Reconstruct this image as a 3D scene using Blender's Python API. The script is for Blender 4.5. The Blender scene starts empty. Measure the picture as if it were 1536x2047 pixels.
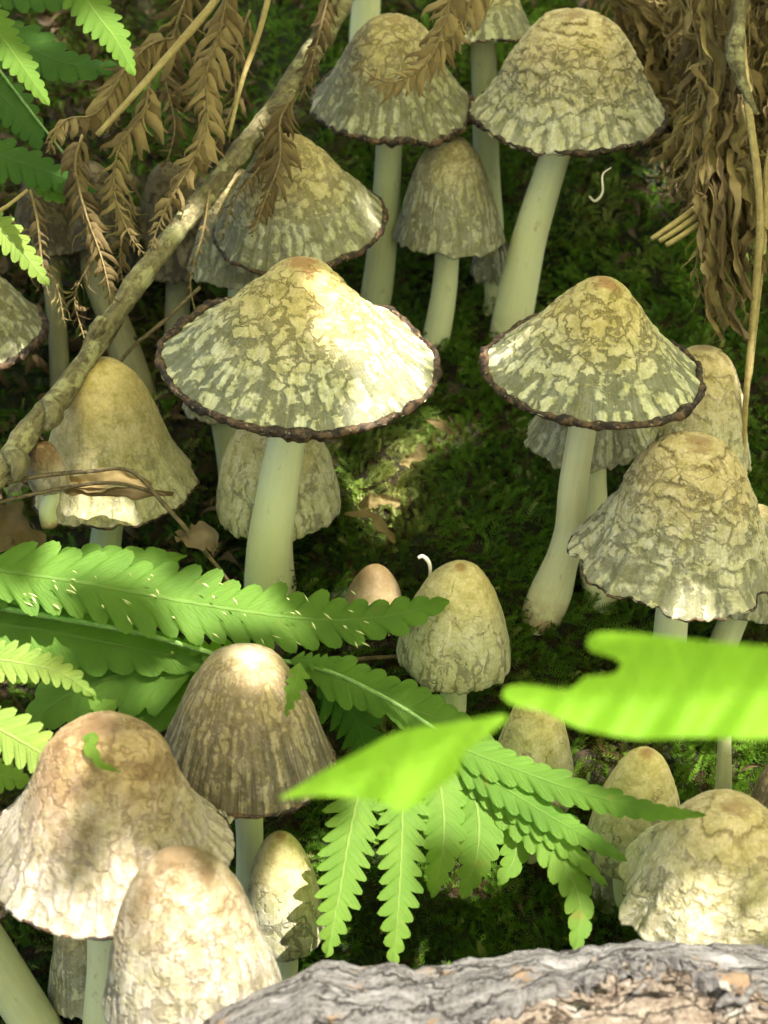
import bpy, math, random
import numpy as np
from mathutils import Vector, Matrix

# ------------------------------------------------------------------ camera, light, exposure
U = 0.01                      # everything below is written in centimetres
PITCH = math.radians(32.0)
FPX = 3072.0                  # focal length in photograph pixels
CX, CY = 768.0, 1023.5
FOCUS = 25.0
sc = bpy.context.scene
F = np.array([0.0, math.cos(PITCH), -math.sin(PITCH)])
RT = np.array([1.0, 0.0, 0.0])
UPC = np.array([0.0, math.sin(PITCH), math.cos(PITCH)])
CAM = -28.0 * F
SUN = np.array([0.30, -0.30, 0.905]); SUN /= np.linalg.norm(SUN)     # towards the sun

cd = bpy.data.cameras.new("camera"); cam = bpy.data.objects.new("camera", cd)
sc.collection.objects.link(cam); sc.camera = cam
cam.location = Vector(CAM * U)
cam.rotation_euler = (math.pi / 2 - PITCH, 0, 0)
cd.sensor_width = 36.0; cd.sensor_fit = 'AUTO'
cd.lens = 36.0 * FPX / 2047.0
cd.clip_start = 0.005; cd.clip_end = 200.0
cd.dof.use_dof = True; cd.dof.focus_distance = FOCUS * U; cd.dof.aperture_fstop = 35.0

w = bpy.data.worlds.new("World"); sc.world = w; w.use_nodes = True
wn = w.node_tree
bg = wn.nodes["Background"]
sky = wn.nodes.new("ShaderNodeTexSky"); sky.sky_type = 'NISHITA'; sky.sun_disc = False
sky.sun_elevation = math.asin(SUN[2]); sky.sun_rotation = math.atan2(SUN[0], SUN[1])
sky.dust_density = 3.0; sky.ozone_density = 0.5
wn.links.new(sky.outputs[0], bg.inputs[0]); bg.inputs[1].default_value = 0.10
sl = bpy.data.lights.new("sun", 'SUN'); so = bpy.data.objects.new("sun", sl)
sc.collection.objects.link(so)
sl.energy = 5.0; sl.angle = math.radians(0.5); sl.color = (1.0, 0.95, 0.87)
so.rotation_euler = Vector(SUN).to_track_quat('Z', 'Y').to_euler()
so.location = (0.3, -0.3, 0.9)
sc.view_settings.view_transform = 'Standard'; sc.view_settings.look = 'None'
sc.view_settings.gamma = 1.0; sc.view_settings.use_curve_mapping = False
sc.view_settings.exposure = 1.5
sc.render.engine = 'CYCLES'
sc.cycles.max_bounces = 6; sc.cycles.diffuse_bounces = 3
sc.cycles.use_adaptive_sampling = True; sc.cycles.adaptive_threshold = 0.03; sc.cycles.transmission_bounces = 4
sc.cycles.transparent_max_bounces = 4; sc.cycles.use_denoising = True
sc.cycles.caustics_reflective = False; sc.cycles.caustics_refractive = False
sc.cycles.sample_clamp_indirect = 4.0

# ------------------------------------------------------------------ helpers
def P(px, py, d):
    return CAM + F * d + RT * ((px - CX) / FPX * d) + UPC * ((CY - py) / FPX * d)
def ray(px, py):
    return F + RT * ((px - CX) / FPX) + UPC * ((CY - py) / FPX)
def proj(p):
    q = np.asarray(p) - CAM
    d = q @ F
    return CX + (q @ RT) / d * FPX, CY - (q @ UPC) / d * FPX, d
def nrm(v):
    v = np.asarray(v, float); return v / (np.linalg.norm(v, axis=-1, keepdims=True) + 1e-12)

def _h(ix, iy, iz, seed):
    h = (ix.astype(np.int64) * 374761393 + iy.astype(np.int64) * 668265263 + iz.astype(np.int64) * 2147483647 + seed * 974634777) & 0xffffffff
    h = ((h ^ (h >> 13)) * 1274126177) & 0xffffffff
    h = ((h ^ (h >> 16)) * 2246822519) & 0xffffffff
    return ((h ^ (h >> 15)) & 0xffffff) / float(0xffffff)
def vn(p, seed=0):
    p = np.asarray(p, float); i = np.floor(p).astype(np.int64); f = p - i; f = f * f * (3 - 2 * f)
    r = 0
    for dx in (0, 1):
        for dy in (0, 1):
            for dz in (0, 1):
                wt = (f[..., 0] if dx else 1 - f[..., 0]) * (f[..., 1] if dy else 1 - f[..., 1]) * (f[..., 2] if dz else 1 - f[..., 2])
                r = r + wt * _h(i[..., 0] + dx, i[..., 1] + dy, i[..., 2] + dz, seed)
    return r * 2 - 1
def fbm(p, seed=0, o=4):
    p = np.asarray(p, float); a, r, t = 1.0, 0, 0
    for k in range(o):
        r = r + a * vn(p * (2.03 ** k), seed + k * 17); t += a; a *= 0.5
    return r / t
def v3(x, y, z=0.0):
    x, y, z = np.broadcast_arrays(x, y, z); return np.stack([x, y, z], -1)
def sm(a, b, x):
    t = np.clip((x - a) / (b - a), 0, 1); return t * t * (3 - 2 * t)

def crom(pts, n):
    pts = np.asarray(pts, float)
    if len(pts) == 2: pts = np.array([pts[0], (pts[0] + pts[1]) / 2, pts[1]])
    q = np.vstack([2 * pts[0] - pts[1], pts, 2 * pts[-1] - pts[-2]])
    out = []
    m = len(pts) - 1
    for k in range(n):
        u = k / (n - 1) * m; i = min(int(u), m - 1); t = u - i
        a, b, c, d = q[i], q[i + 1], q[i + 2], q[i + 3]
        out.append(0.5 * ((2 * b) + (-a + c) * t + (2 * a - 5 * b + 4 * c - d) * t * t + (-a + 3 * b - 3 * c + d) * t ** 3))
    out = np.array(out)
    L = np.concatenate([[0], np.cumsum(np.linalg.norm(np.diff(out, axis=0), axis=1))])
    tt = np.linspace(0, L[-1], n)
    return np.stack([np.interp(tt, L, out[:, k]) for k in range(out.shape[1])], -1)

COL = sc.collection
def tag(o, label=None, cat=None, group=None, kind=None):
    if label: o['label'] = label
    if cat: o['category'] = cat
    if group: o['group'] = group
    if kind: o['kind'] = kind
    return o
def empty(name, loc, label, cat, group=None):
    o = bpy.data.objects.new(name, None); o.empty_display_size = 0.005
    COL.objects.link(o); o.location = Vector(np.asarray(loc) * U)
    o['base'] = [float(v) for v in loc]
    return tag(o, label, cat, group)
def mesh_data(name, verts, faces, mat, attrs=None, smooth=True):
    me = bpy.data.meshes.new(name)
    verts = np.ascontiguousarray(verts, dtype=np.float32) * U
    faces = np.asarray(faces, dtype=np.int32)
    nf, k = faces.shape
    me.vertices.add(len(verts)); me.vertices.foreach_set("co", verts.ravel())
    me.loops.add(nf * k); me.loops.foreach_set("vertex_index", faces.ravel())
    me.polygons.add(nf)
    me.polygons.foreach_set("loop_start", np.arange(0, nf * k, k, dtype=np.int32))
    me.polygons.foreach_set("loop_total", np.full(nf, k, dtype=np.int32))
    me.polygons.foreach_set("use_smooth", np.full(nf, smooth, dtype=bool))
    me.update(calc_edges=True)
    for an, av in (attrs or {}).items():
        av = np.asarray(av, dtype=np.float32)
        if av.ndim == 1:
            a = me.attributes.new(an, 'FLOAT', 'POINT'); a.data.foreach_set("value", av)
        else:
            a = me.attributes.new(an, 'FLOAT_VECTOR', 'POINT'); a.data.foreach_set("vector", np.ascontiguousarray(av).ravel())
    me.materials.append(mat)
    return me
def mk(name, verts, faces, mat, parent=None, attrs=None, smooth=True, origin=None):
    base = np.zeros(3)
    if parent is not None:
        base = np.array(parent['base'])
    elif origin is not None:
        base = np.asarray(origin, float)
    me = mesh_data(name, np.asarray(verts) - base, faces, mat, attrs, smooth)
    o = bpy.data.objects.new(name, me); COL.objects.link(o)
    if parent is not None:
        if parent.type == 'EMPTY': o.parent = parent
        else: o.parent = parent
        o['base'] = [float(v) for v in base]
    else:
        o.location = Vector(base * U); o['base'] = [float(v) for v in base]
    return o
def gridf(nu, nv, wrap_u=False, off=0):
    """nu rows, nv columns"""
    i = np.arange(nu if wrap_u else nu - 1); j = np.arange(nv - 1)
    I, J = np.meshgrid(i, j, indexing='ij'); I2 = (I + 1) % nu
    return np.stack([I * nv + J, I2 * nv + J, I2 * nv + J + 1, I * nv + J + 1], -1).reshape(-1, 4) + off

def frames(pts, hint):
    T = nrm(np.gradient(pts, axis=0)); hint = nrm(hint)
    S = nrm(np.cross(T, np.broadcast_to(hint, T.shape))); N = nrm(np.cross(S, T))
    return T, S, N
def tube_arrays(pts, rad, k=10, rough=0.0, rs=2.0, seed=0, caps=True, lump=None):
    pts = np.asarray(pts, float); n = len(pts); rad = np.atleast_1d(np.asarray(rad, float))
    rad = np.interp(np.linspace(0, 1, n), np.linspace(0, 1, len(rad)), rad)
    T = nrm(np.gradient(pts, axis=0))
    N = np.zeros((n, 3)); h = np.array([0.3, 0.2, 1.0]) if abs(T[0][2]) < .9 else np.array([1.0, 0.2, 0])
    N[0] = nrm(np.cross(T[0], h))
    for i in range(1, n):
        v = N[i - 1] - T[i] * (N[i - 1] @ T[i]); N[i] = nrm(v)
    B = np.cross(T, N)
    a = np.arange(k) / k * 2 * math.pi
    dirs = N[:, None, :] * np.cos(a)[None, :, None] + B[:, None, :] * np.sin(a)[None, :, None]
    r = rad[:, None] * np.ones(k)
    if rough:
        r = r * (1 + rough * fbm((pts[:, None, :] + dirs * rad[:, None, None]) * rs, seed, 4))
    V = pts[:, None, :] + dirs * r[..., None]
    L = np.concatenate([[0], np.cumsum(np.linalg.norm(np.diff(pts, axis=0), axis=1))])
    V = V.reshape(-1, 3)
    fs = []
    i, j = np.meshgrid(np.arange(n - 1), np.arange(k), indexing='ij'); j2 = (j + 1) % k
    fs = np.stack([i * k + j, i * k + j2, (i + 1) * k + j2, (i + 1) * k + j], -1).reshape(-1, 4)
    cyv = np.stack([np.broadcast_to(np.cos(a) , (n, k)) * rad[:, None], np.broadcast_to(np.sin(a), (n, k)) * rad[:, None], np.broadcast_to(L[:, None], (n, k))], -1).reshape(-1, 3)
    sv = np.repeat(np.linspace(0, 1, n), k)
    if caps:
        V = np.vstack([V, pts[0], pts[-1]]); c0, c1 = n * k, n * k + 1
        jj = np.arange(k); j2 = (jj + 1) % k
        f0 = np.stack([np.full(k, c0), j2, jj, jj], -1); f1 = np.stack([np.full(k, c1), (n - 1) * k + jj, (n - 1) * k + j2, (n - 1) * k + j2], -1)
        cyv = np.vstack([cyv, [0, 0, 0], [0, 0, L[-1]]]); sv = np.concatenate([sv, [0, 1]])
        fs = (fs, np.vstack([f0[:, :3], f1[:, :3]]))
    else: fs = (fs, None)
    return V, fs, cyv, sv
def quads_to_tris(q):
    q = np.asarray(q); return np.vstack([q[:, [0, 1, 2]], q[:, [0, 2, 3]]])
def tube(name, pts, rad, mat, parent=None, k=10, rough=0.0, rs=2.0, seed=0, n=None):
    if n: 
        rad = np.interp(np.linspace(0, 1, n), np.linspace(0, 1, len(np.atleast_1d(rad))), np.atleast_1d(rad)); pts = crom(pts, n)
    V, (q, t), cyv, sv = tube_arrays(pts, rad, k, rough, rs, seed)
    fs = np.vstack([quads_to_tris(q), t])
    return mk(name, V, fs, mat, parent, {'cy': cyv, 's': sv}, origin=None if parent else V[0])

# ------------------------------------------------------------------ shader helper
class G:
    def __init__(self, name):
        self.m = bpy.data.materials.new(name); self.m.use_nodes = True
        self.t = self.m.node_tree; self.t.nodes.clear()
        self.out = self.t.nodes.new('ShaderNodeOutputMaterial')
    def _set(self, sock, v):
        if isinstance(v, bpy.types.NodeSocket): self.t.links.new(v, sock)
        elif isinstance(v, (tuple, list)) and len(v) == 3 and sock.type == 'RGBA': sock.default_value = (*v, 1)
        else: sock.default_value = v
    def n(self, ty, ins=None, **props):
        nd = self.t.nodes.new('ShaderNode' + ty)
        for k, v in props.items(): setattr(nd, k, v)
        for k, v in (ins or {}).items(): self._set(nd.inputs[k], v)
        return nd
    def attr(self, name, vec=False):
        nd = self.n('Attribute', attribute_name=name); return nd.outputs['Vector' if vec else 'Fac']
    def math(self, op, a, b=0.0, clamp=False):
        return self.n('Math', {0: a, 1: b}, operation=op, use_clamp=clamp).outputs[0]
    def vmul(self, a, b): return self.n('VectorMath', {0: a, 1: b}, operation='MULTIPLY').outputs[0]
    def vadd(self, a, b): return self.n('VectorMath', {0: a, 1: b}, operation='ADD').outputs[0]
    def vsub(self, a, b): return self.n('VectorMath', {0: a, 1: b}, operation='SUBTRACT').outputs[0]
    def noise(self, vec, scale=1.0, detail=3.0, rough=0.55, dist=0.0, col=False):
        return self.n('TexNoise', {'Vector': vec, 'Scale': scale, 'Detail': detail, 'Roughness': rough, 'Distortion': dist}).outputs['Color' if col else 0]
    def vedge(self, vec, scale=1.0, rnd=1.0):
        return self.n('TexVoronoi', {'Vector': vec, 'Scale': scale, 'Randomness': rnd}, feature='DISTANCE_TO_EDGE').outputs['Distance']
    def step(self, x, a, b, lo=0.0, hi=1.0):
        return self.n('MapRange', {0: x, 1: a, 2: b, 3: lo, 4: hi}, interpolation_type='SMOOTHSTEP').outputs[0]
    def mix(self, f, a, b, mode='MIX'):
        nd = self.n('MixRGB', {0: f, 1: a, 2: b}, blend_type=mode); return nd.outputs[0]
    def fmix(self, f, a, b):
        return self.n('Mix', {0: f, 2: a, 3: b}, data_type='FLOAT').outputs[0]
    def obj(self, s=100.0):
        return self.vmul(self.n('TexCoord').outputs['Object'], (s, s, s))
    def bsdf(self, color, rough=0.6, bump=None, bd=0.02, bs=1.0, sss=0.0, sr=(1, .6, .3), spec=0.4, extra=None):
        ins = {'Base Color': color, 'Roughness': rough, 'Specular IOR Level': spec}
        if sss: ins['Subsurface Weight'] = sss; ins['Subsurface Radius'] = sr; ins['Subsurface Scale'] = 0.0015
        if bump is not None:
            ins['Normal'] = self.n('Bump', {'Height': bump, 'Distance': bd * U, 'Strength': bs}).outputs[0]
        ins.update(extra or {})
        return self.n('BsdfPrincipled', ins)
    def done(self, sh, disp=None, dscale=0.02, mid=0.5):
        self.t.links.new(sh.outputs[0], self.out.inputs[0])
        if disp is not None:
            d = self.n('Displacement', {'Height': disp, 'Midlevel': mid, 'Scale': dscale * U})
            self.t.links.new(d.outputs[0], self.out.inputs[2])
            self.m.displacement_method = 'BOTH'
        return self.m

def cap_mat(name, tip, hi, lo, uhi, ulo, su=2.4, sl=3.6, ew=0.12, th=(-.02, .10), tipr=0.10, streak=0.5, disp=0.03, brown=None, lstretch=0.40, cover=(.5, .95), terr=0.0, con=.9, rows=3.0, gvar=.38, wfa=.34, fr=(.62, 1.10)):
    g = G(name)
    s = g.attr('s'); pc = g.attr('pc', True); cy = g.attr('cy', True)
    wc = g.vmul(g.vsub(g.noise(pc, 1.7, 3, .5, col=True), (.5, .5, .5)), (.9, .9, 1.2))
    wf = g.vmul(g.vsub(g.noise(pc, 7.0, 4, .6, col=True), (.5, .5, .5)), (wfa, wfa, wfa * 1.3))
    wp = g.vadd(wc, wf)
    czv = g.n('SeparateXYZ', {0: cy}).outputs[2]; pxy = g.n('SeparateXYZ', {0: pc}).outputs
    qv = g.n('CombineXYZ', {0: pxy[0], 1: pxy[1], 2: czv}).outputs[0]
    e1 = g.vedge(g.vadd(qv, wp), su, .9)
    lowc = g.vadd(g.vmul(cy, (1, 1, lstretch)), g.vmul(wp, (.45, .45, .5)))
    e2 = g.vedge(lowc, sl, .95)
    big = g.noise(pc, 1.3, 3)
    gapn = g.noise(pc, 2.3, 4, .6)
    m = g.step(g.math('ADD', s, g.math('MULTIPLY', g.math('SUBTRACT', big, .5), .5)), cover[0], cover[1])
    gap = g.math('ADD', g.fmix(s, th[0], th[1]), g.math('MULTIPLY', g.math('SUBTRACT', gapn, .5), gvar))
    plate = g.step(g.math('SUBTRACT', g.fmix(m, e1, e2), gap), -.02, ew)
    pn = g.noise(g.vadd(g.vmul(cy, (1, 1, .55)), wf), 2.9, 4, .6)
    fib = g.noise(g.vmul(cy, (11, 11, .9)), 1.0, 5, .6)
    fib2 = g.noise(g.vmul(cy, (30, 30, 1.8)), 1.0, 3, .6)
    fine = g.noise(pc, 20, 5, .7); med = g.noise(pc, 5, 5, .65)
    saw = None
    if terr:
        cz = g.n('SeparateXYZ', {0: cy}).outputs[2]; wx = g.n('SeparateXYZ', {0: wc}).outputs[0]
        arg = g.math('ADD', g.math('MULTIPLY', cz, rows), g.math('ADD', g.math('MULTIPLY', wx, 3.2), g.math('ADD', g.math('MULTIPLY', g.math('SUBTRACT', fib, .5), .5), g.math('MULTIPLY', g.math('SUBTRACT', med, .5), .7))))
        f = g.math('FRACT', arg)
        tp = g.math('MULTIPLY', g.math('MULTIPLY', terr, g.step(s, 1.0, .8)), g.math('MULTIPLY', g.step(s, .04, .16), g.step(g.noise(pc, 2.0, 4, .6), .36, .52)))
        gap = g.step(f, .34, .06)
        plate = g.math('MULTIPLY', plate, g.math('SUBTRACT', 1.0, g.math('MULTIPLY', gap, tp)), True)
        saw = g.math('MULTIPLY', g.math('MULTIPLY', f, tp), .8)
    under = g.mix(g.step(s, .15, .85), uhi, ulo)
    pl = g.mix(g.step(g.math('ADD', s, g.math('MULTIPLY', g.math('SUBTRACT', big, .5), .6)), .25, .85), hi, lo)
    colr = g.mix(g.math('MULTIPLY', g.math('SUBTRACT', 1.0, plate), con), pl, under)
    mv = g.step(med, .3, .7, .80, 1.12)
    colr = g.mix(1.0, colr, g.n('CombineColor', {0: mv, 1: mv, 2: g.math('MULTIPLY', mv, mv)}).outputs[0], 'MULTIPLY')
    fs = g.math('MULTIPLY', g.step(s, .2, .9), streak)
    fmul = g.step(g.math('ADD', g.math('MULTIPLY', fib, .6), g.math('MULTIPLY', fib2, .4)), .36, .62, fr[0], fr[1])
    colr = g.mix(fs, colr, g.mix(1.0, colr, g.n('CombineColor', {0: fmul, 1: fmul, 2: fmul}).outputs[0], 'MULTIPLY'))
    fv = g.step(fine, .25, .75, .88, 1.08)
    colr = g.mix(1.0, colr, g.n('CombineColor', {0: fv, 1: fv, 2: fv}).outputs[0], 'MULTIPLY')
    if brown:
        bm = g.math('MULTIPLY', g.step(g.noise(pc, 1.1, 6, .7), .44, .62), g.step(s, .85, .15))
        colr = g.mix(bm, colr, g.mix(fine, brown, tuple(c * .55 for c in brown)))
    tm = g.step(g.math('ADD', s, g.math('MULTIPLY', g.math('SUBTRACT', g.noise(pc, 3.5, 5, .7), .5), .30)), tipr * 1.3, tipr * .3)
    colr = g.mix(g.math('MULTIPLY', tm, .85), colr, g.mix(fine, tip, tuple(c * .6 for c in tip)))
    h = g.math('ADD', g.math('MULTIPLY', plate, .5), g.math('ADD', g.math('MULTIPLY', fib, g.math('MULTIPLY', s, .40)), g.math('ADD', g.math('MULTIPLY', fine, .14), g.math('MULTIPLY', med, .30))))
    if saw is not None: h = g.math('ADD', h, saw)
    b = g.bsdf(colr, .66, sss=.12, spec=.30)
    return g.done(b, h, disp)
# ------------------------------------------------------------------ materials
M_CREAM = cap_mat('cap_cream_scales', (.40, .20, .07), (.60, .49, .22), (.66, .64, .42), (.30, .235, .085), (.24, .24, .155), su=2.4, sl=2.9, ew=.08, th=(-.02, .13), con=1.0, streak=.75, disp=.036, terr=.55, rows=2.2)
M_TERR = cap_mat('cap_terraced', (.40, .25, .11), (.62, .50, .27), (.64, .60, .41), (.32, .24, .11), (.27, .26, .17), su=2.3, sl=2.8, th=(-.08, .08), streak=.6, disp=.042, cover=(.6, .98), lstretch=.5, terr=1.0, rows=2.4)
M_GREY = cap_mat('cap_grey_brown', (.42, .30, .12), (.50, .41, .20), (.50, .49, .32), (.28, .22, .10), (.21, .20, .12), su=2.7, sl=3.3, th=(.02, .14), streak=.85, terr=.6, rows=2.6)
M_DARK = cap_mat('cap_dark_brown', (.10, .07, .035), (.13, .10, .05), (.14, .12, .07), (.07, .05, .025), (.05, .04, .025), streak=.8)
M_FIBRE = cap_mat('cap_fibrous', (.66, .54, .34), (.46, .36, .20), (.36, .31, .21), (.25, .18, .10), (.15, .12, .085), su=3.6, sl=4.6, th=(.0, .12), ew=.20, wfa=.5, con=.8, streak=1.0, disp=.018, lstretch=.18, cover=(.05, .3), tipr=.16, fr=(.45, 1.15))
M_TAN = cap_mat('cap_smooth_tan', (.50, .35, .11), (.58, .46, .20), (.54, .49, .29), (.40, .30, .12), (.28, .26, .15), su=1.6, sl=3.3, ew=.08, th=(-.14, .06), terr=.45, rows=1.8, streak=.6, disp=.018, cover=(.65, 1.0), tipr=.05, con=.7, gvar=.35, wfa=.35)
M_PALE = cap_mat('cap_pale_egg', (.40, .22, .08), (.64, .54, .26), (.60, .57, .37), (.36, .27, .11), (.30, .28, .18), su=2.2, sl=3.8, ew=.06, th=(-.10, .07), terr=.35, rows=2.2, streak=.45, disp=.02, cover=(.55, .9), tipr=.10, gvar=.42, wfa=.35)
M_DOVE = cap_mat('cap_grey_bell', (.40, .30, .14), (.46, .39, .20), (.50, .49, .34), (.32, .26, .13), (.26, .25, .17), su=3.6, sl=4.4, th=(.0, .12), streak=.8, disp=.024, cover=(.2, .7), lstretch=.3)
M_RUST = cap_mat('cap_rusty_top', (.17, .10, .045), (.44, .32, .17), (.50, .43, .34), (.27, .17, .08), (.30, .25, .19), su=2.7, sl=3.4, th=(-.04, .06), streak=.65, disp=.03, brown=(.21, .12, .055), cover=(.4, .9), tipr=.16, terr=.5, rows=2.6)
M_WHITE = cap_mat('cap_white_rusty', (.19, .12, .055), (.42, .35, .23), (.43, .39, .30), (.25, .16, .085), (.27, .23, .17), su=3.0, sl=3.4, ew=.10, th=(-.06, .07), streak=.9, disp=.03, terr=.5, rows=2.6, brown=(.22, .145, .07), cover=(.5, .9), tipr=.22, wfa=.35)
M_WAVY = cap_mat('cap_wavy_cream', (.42, .28, .13), (.60, .48, .26), (.62, .57, .38), (.38, .29, .14), (.34, .31, .20), su=1.9, sl=2.6, th=(-.12, .05), streak=.6, disp=.028, cover=(.6, .98), lstretch=.5, terr=1.0, rows=2.0)
M_ORANGE = cap_mat('cap_brown_button', (.15, .09, .04), (.17, .115, .05), (.36, .28, .15), (.12, .08, .04), (.20, .14, .07), su=1.0, sl=3.0, th=(-.3, -.1), streak=.3, disp=.01, tipr=.03)
def rim_mat():
    g = G('dark_rolled_rim'); cy = g.attr('cy', True); pc = g.attr('pc', True)
    a = g.noise(pc, 5.5, 5, .65); b = g.noise(pc, 14, 3)
    c = g.mix(g.step(a, .44, .62), (.022, .013, .008), (.13, .075, .038))
    c = g.mix(g.step(b, .60, .72), c, (.36, .28, .19))
    return g.done(g.bsdf(c, .55, g.math('ADD', a, b), .05, .8))
M_RIM = rim_mat()
def gill_mat():
    g = G('gills'); n = g.noise(g.attr('pc', True), 4, 3)
    return g.done(g.bsdf(g.mix(n, (.05, .042, .03), (.16, .14, .10)), .8))
M_GILL = gill_mat()
def stem_mat(name, a, b, c):
    g = G(name); cy = g.attr('cy', True); s = g.attr('s')
    fib = g.noise(g.vmul(cy, (16, 16, .7)), 1, 5, .6); bl = g.noise(cy, 1.6, 4)
    col = g.mix(g.step(fib, .35, .68), g.mix(.5, b, a), a)
    col = g.mix(g.math('MULTIPLY', g.step(bl, .45, .75), .5), col, b)
    col = g.mix(g.math('MULTIPLY', g.step(s, .22, .0), g.step(g.noise(cy, 3, 5, .7), .38, .58)), col, c)
    col = g.mix(g.math('MULTIPLY', g.step(g.noise(g.vmul(cy, (5, 5, 2.2)), 1, 5, .7), .60, .70), .45), col, c)
    return g.done(g.bsdf(col, .55, g.math('ADD', fib, g.noise(cy, 7, 4)), .022, .55, sss=.3, sr=(1, .8, .35)))
M_STEM = stem_mat('stem_pale', (.82, .84, .52), (.75, .77, .43), (.42, .27, .14))
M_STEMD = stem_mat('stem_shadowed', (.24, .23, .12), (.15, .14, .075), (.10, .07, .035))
M_STEMG = stem_mat('stem_grey', (.60, .63, .36), (.50, .52, .28), (.22, .15, .08))
M_STEMP = stem_mat('stem_bulb', (.80, .79, .50), (.70, .66, .38), (.46, .25, .15))

# ------------------------------------------------------------------ the ground's shape
GA, GB = P(768, 1950, 25.0), P(768, 0, 40.0)
GM = (GB[2] - GA[2]) / (GB[1] - GA[1])
def ground(x, y, fine=True):
    x = np.asarray(x, float); y = np.asarray(y, float)
    t = y - GA[1]
    up = 45.0
    tt = np.where(t > up, up + 25 * (1 - np.exp(-(t - up) / 25.0)), t)
    tt = np.where(tt < -0.5, -0.5 + 0 * tt, tt)
    z = GA[2] + GM * tt
    q = v3(x, y)
    z = z + .9 * vn(q / 7.0, 3) + .40 * fbm(q / 2.4, 4, 3)
    if fine: z = z + .07 * fbm(q * 2.2, 5, 3)
    return z
def hit(px, py):
    r = ray(px, py); t = 15.0
    ts = np.arange(16, 75, .05); pts = CAM + ts[:, None] * r
    dz = pts[:, 2] - ground(pts[:, 0], pts[:, 1])
    k = np.argmax(dz < 0); return pts[k]

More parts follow.
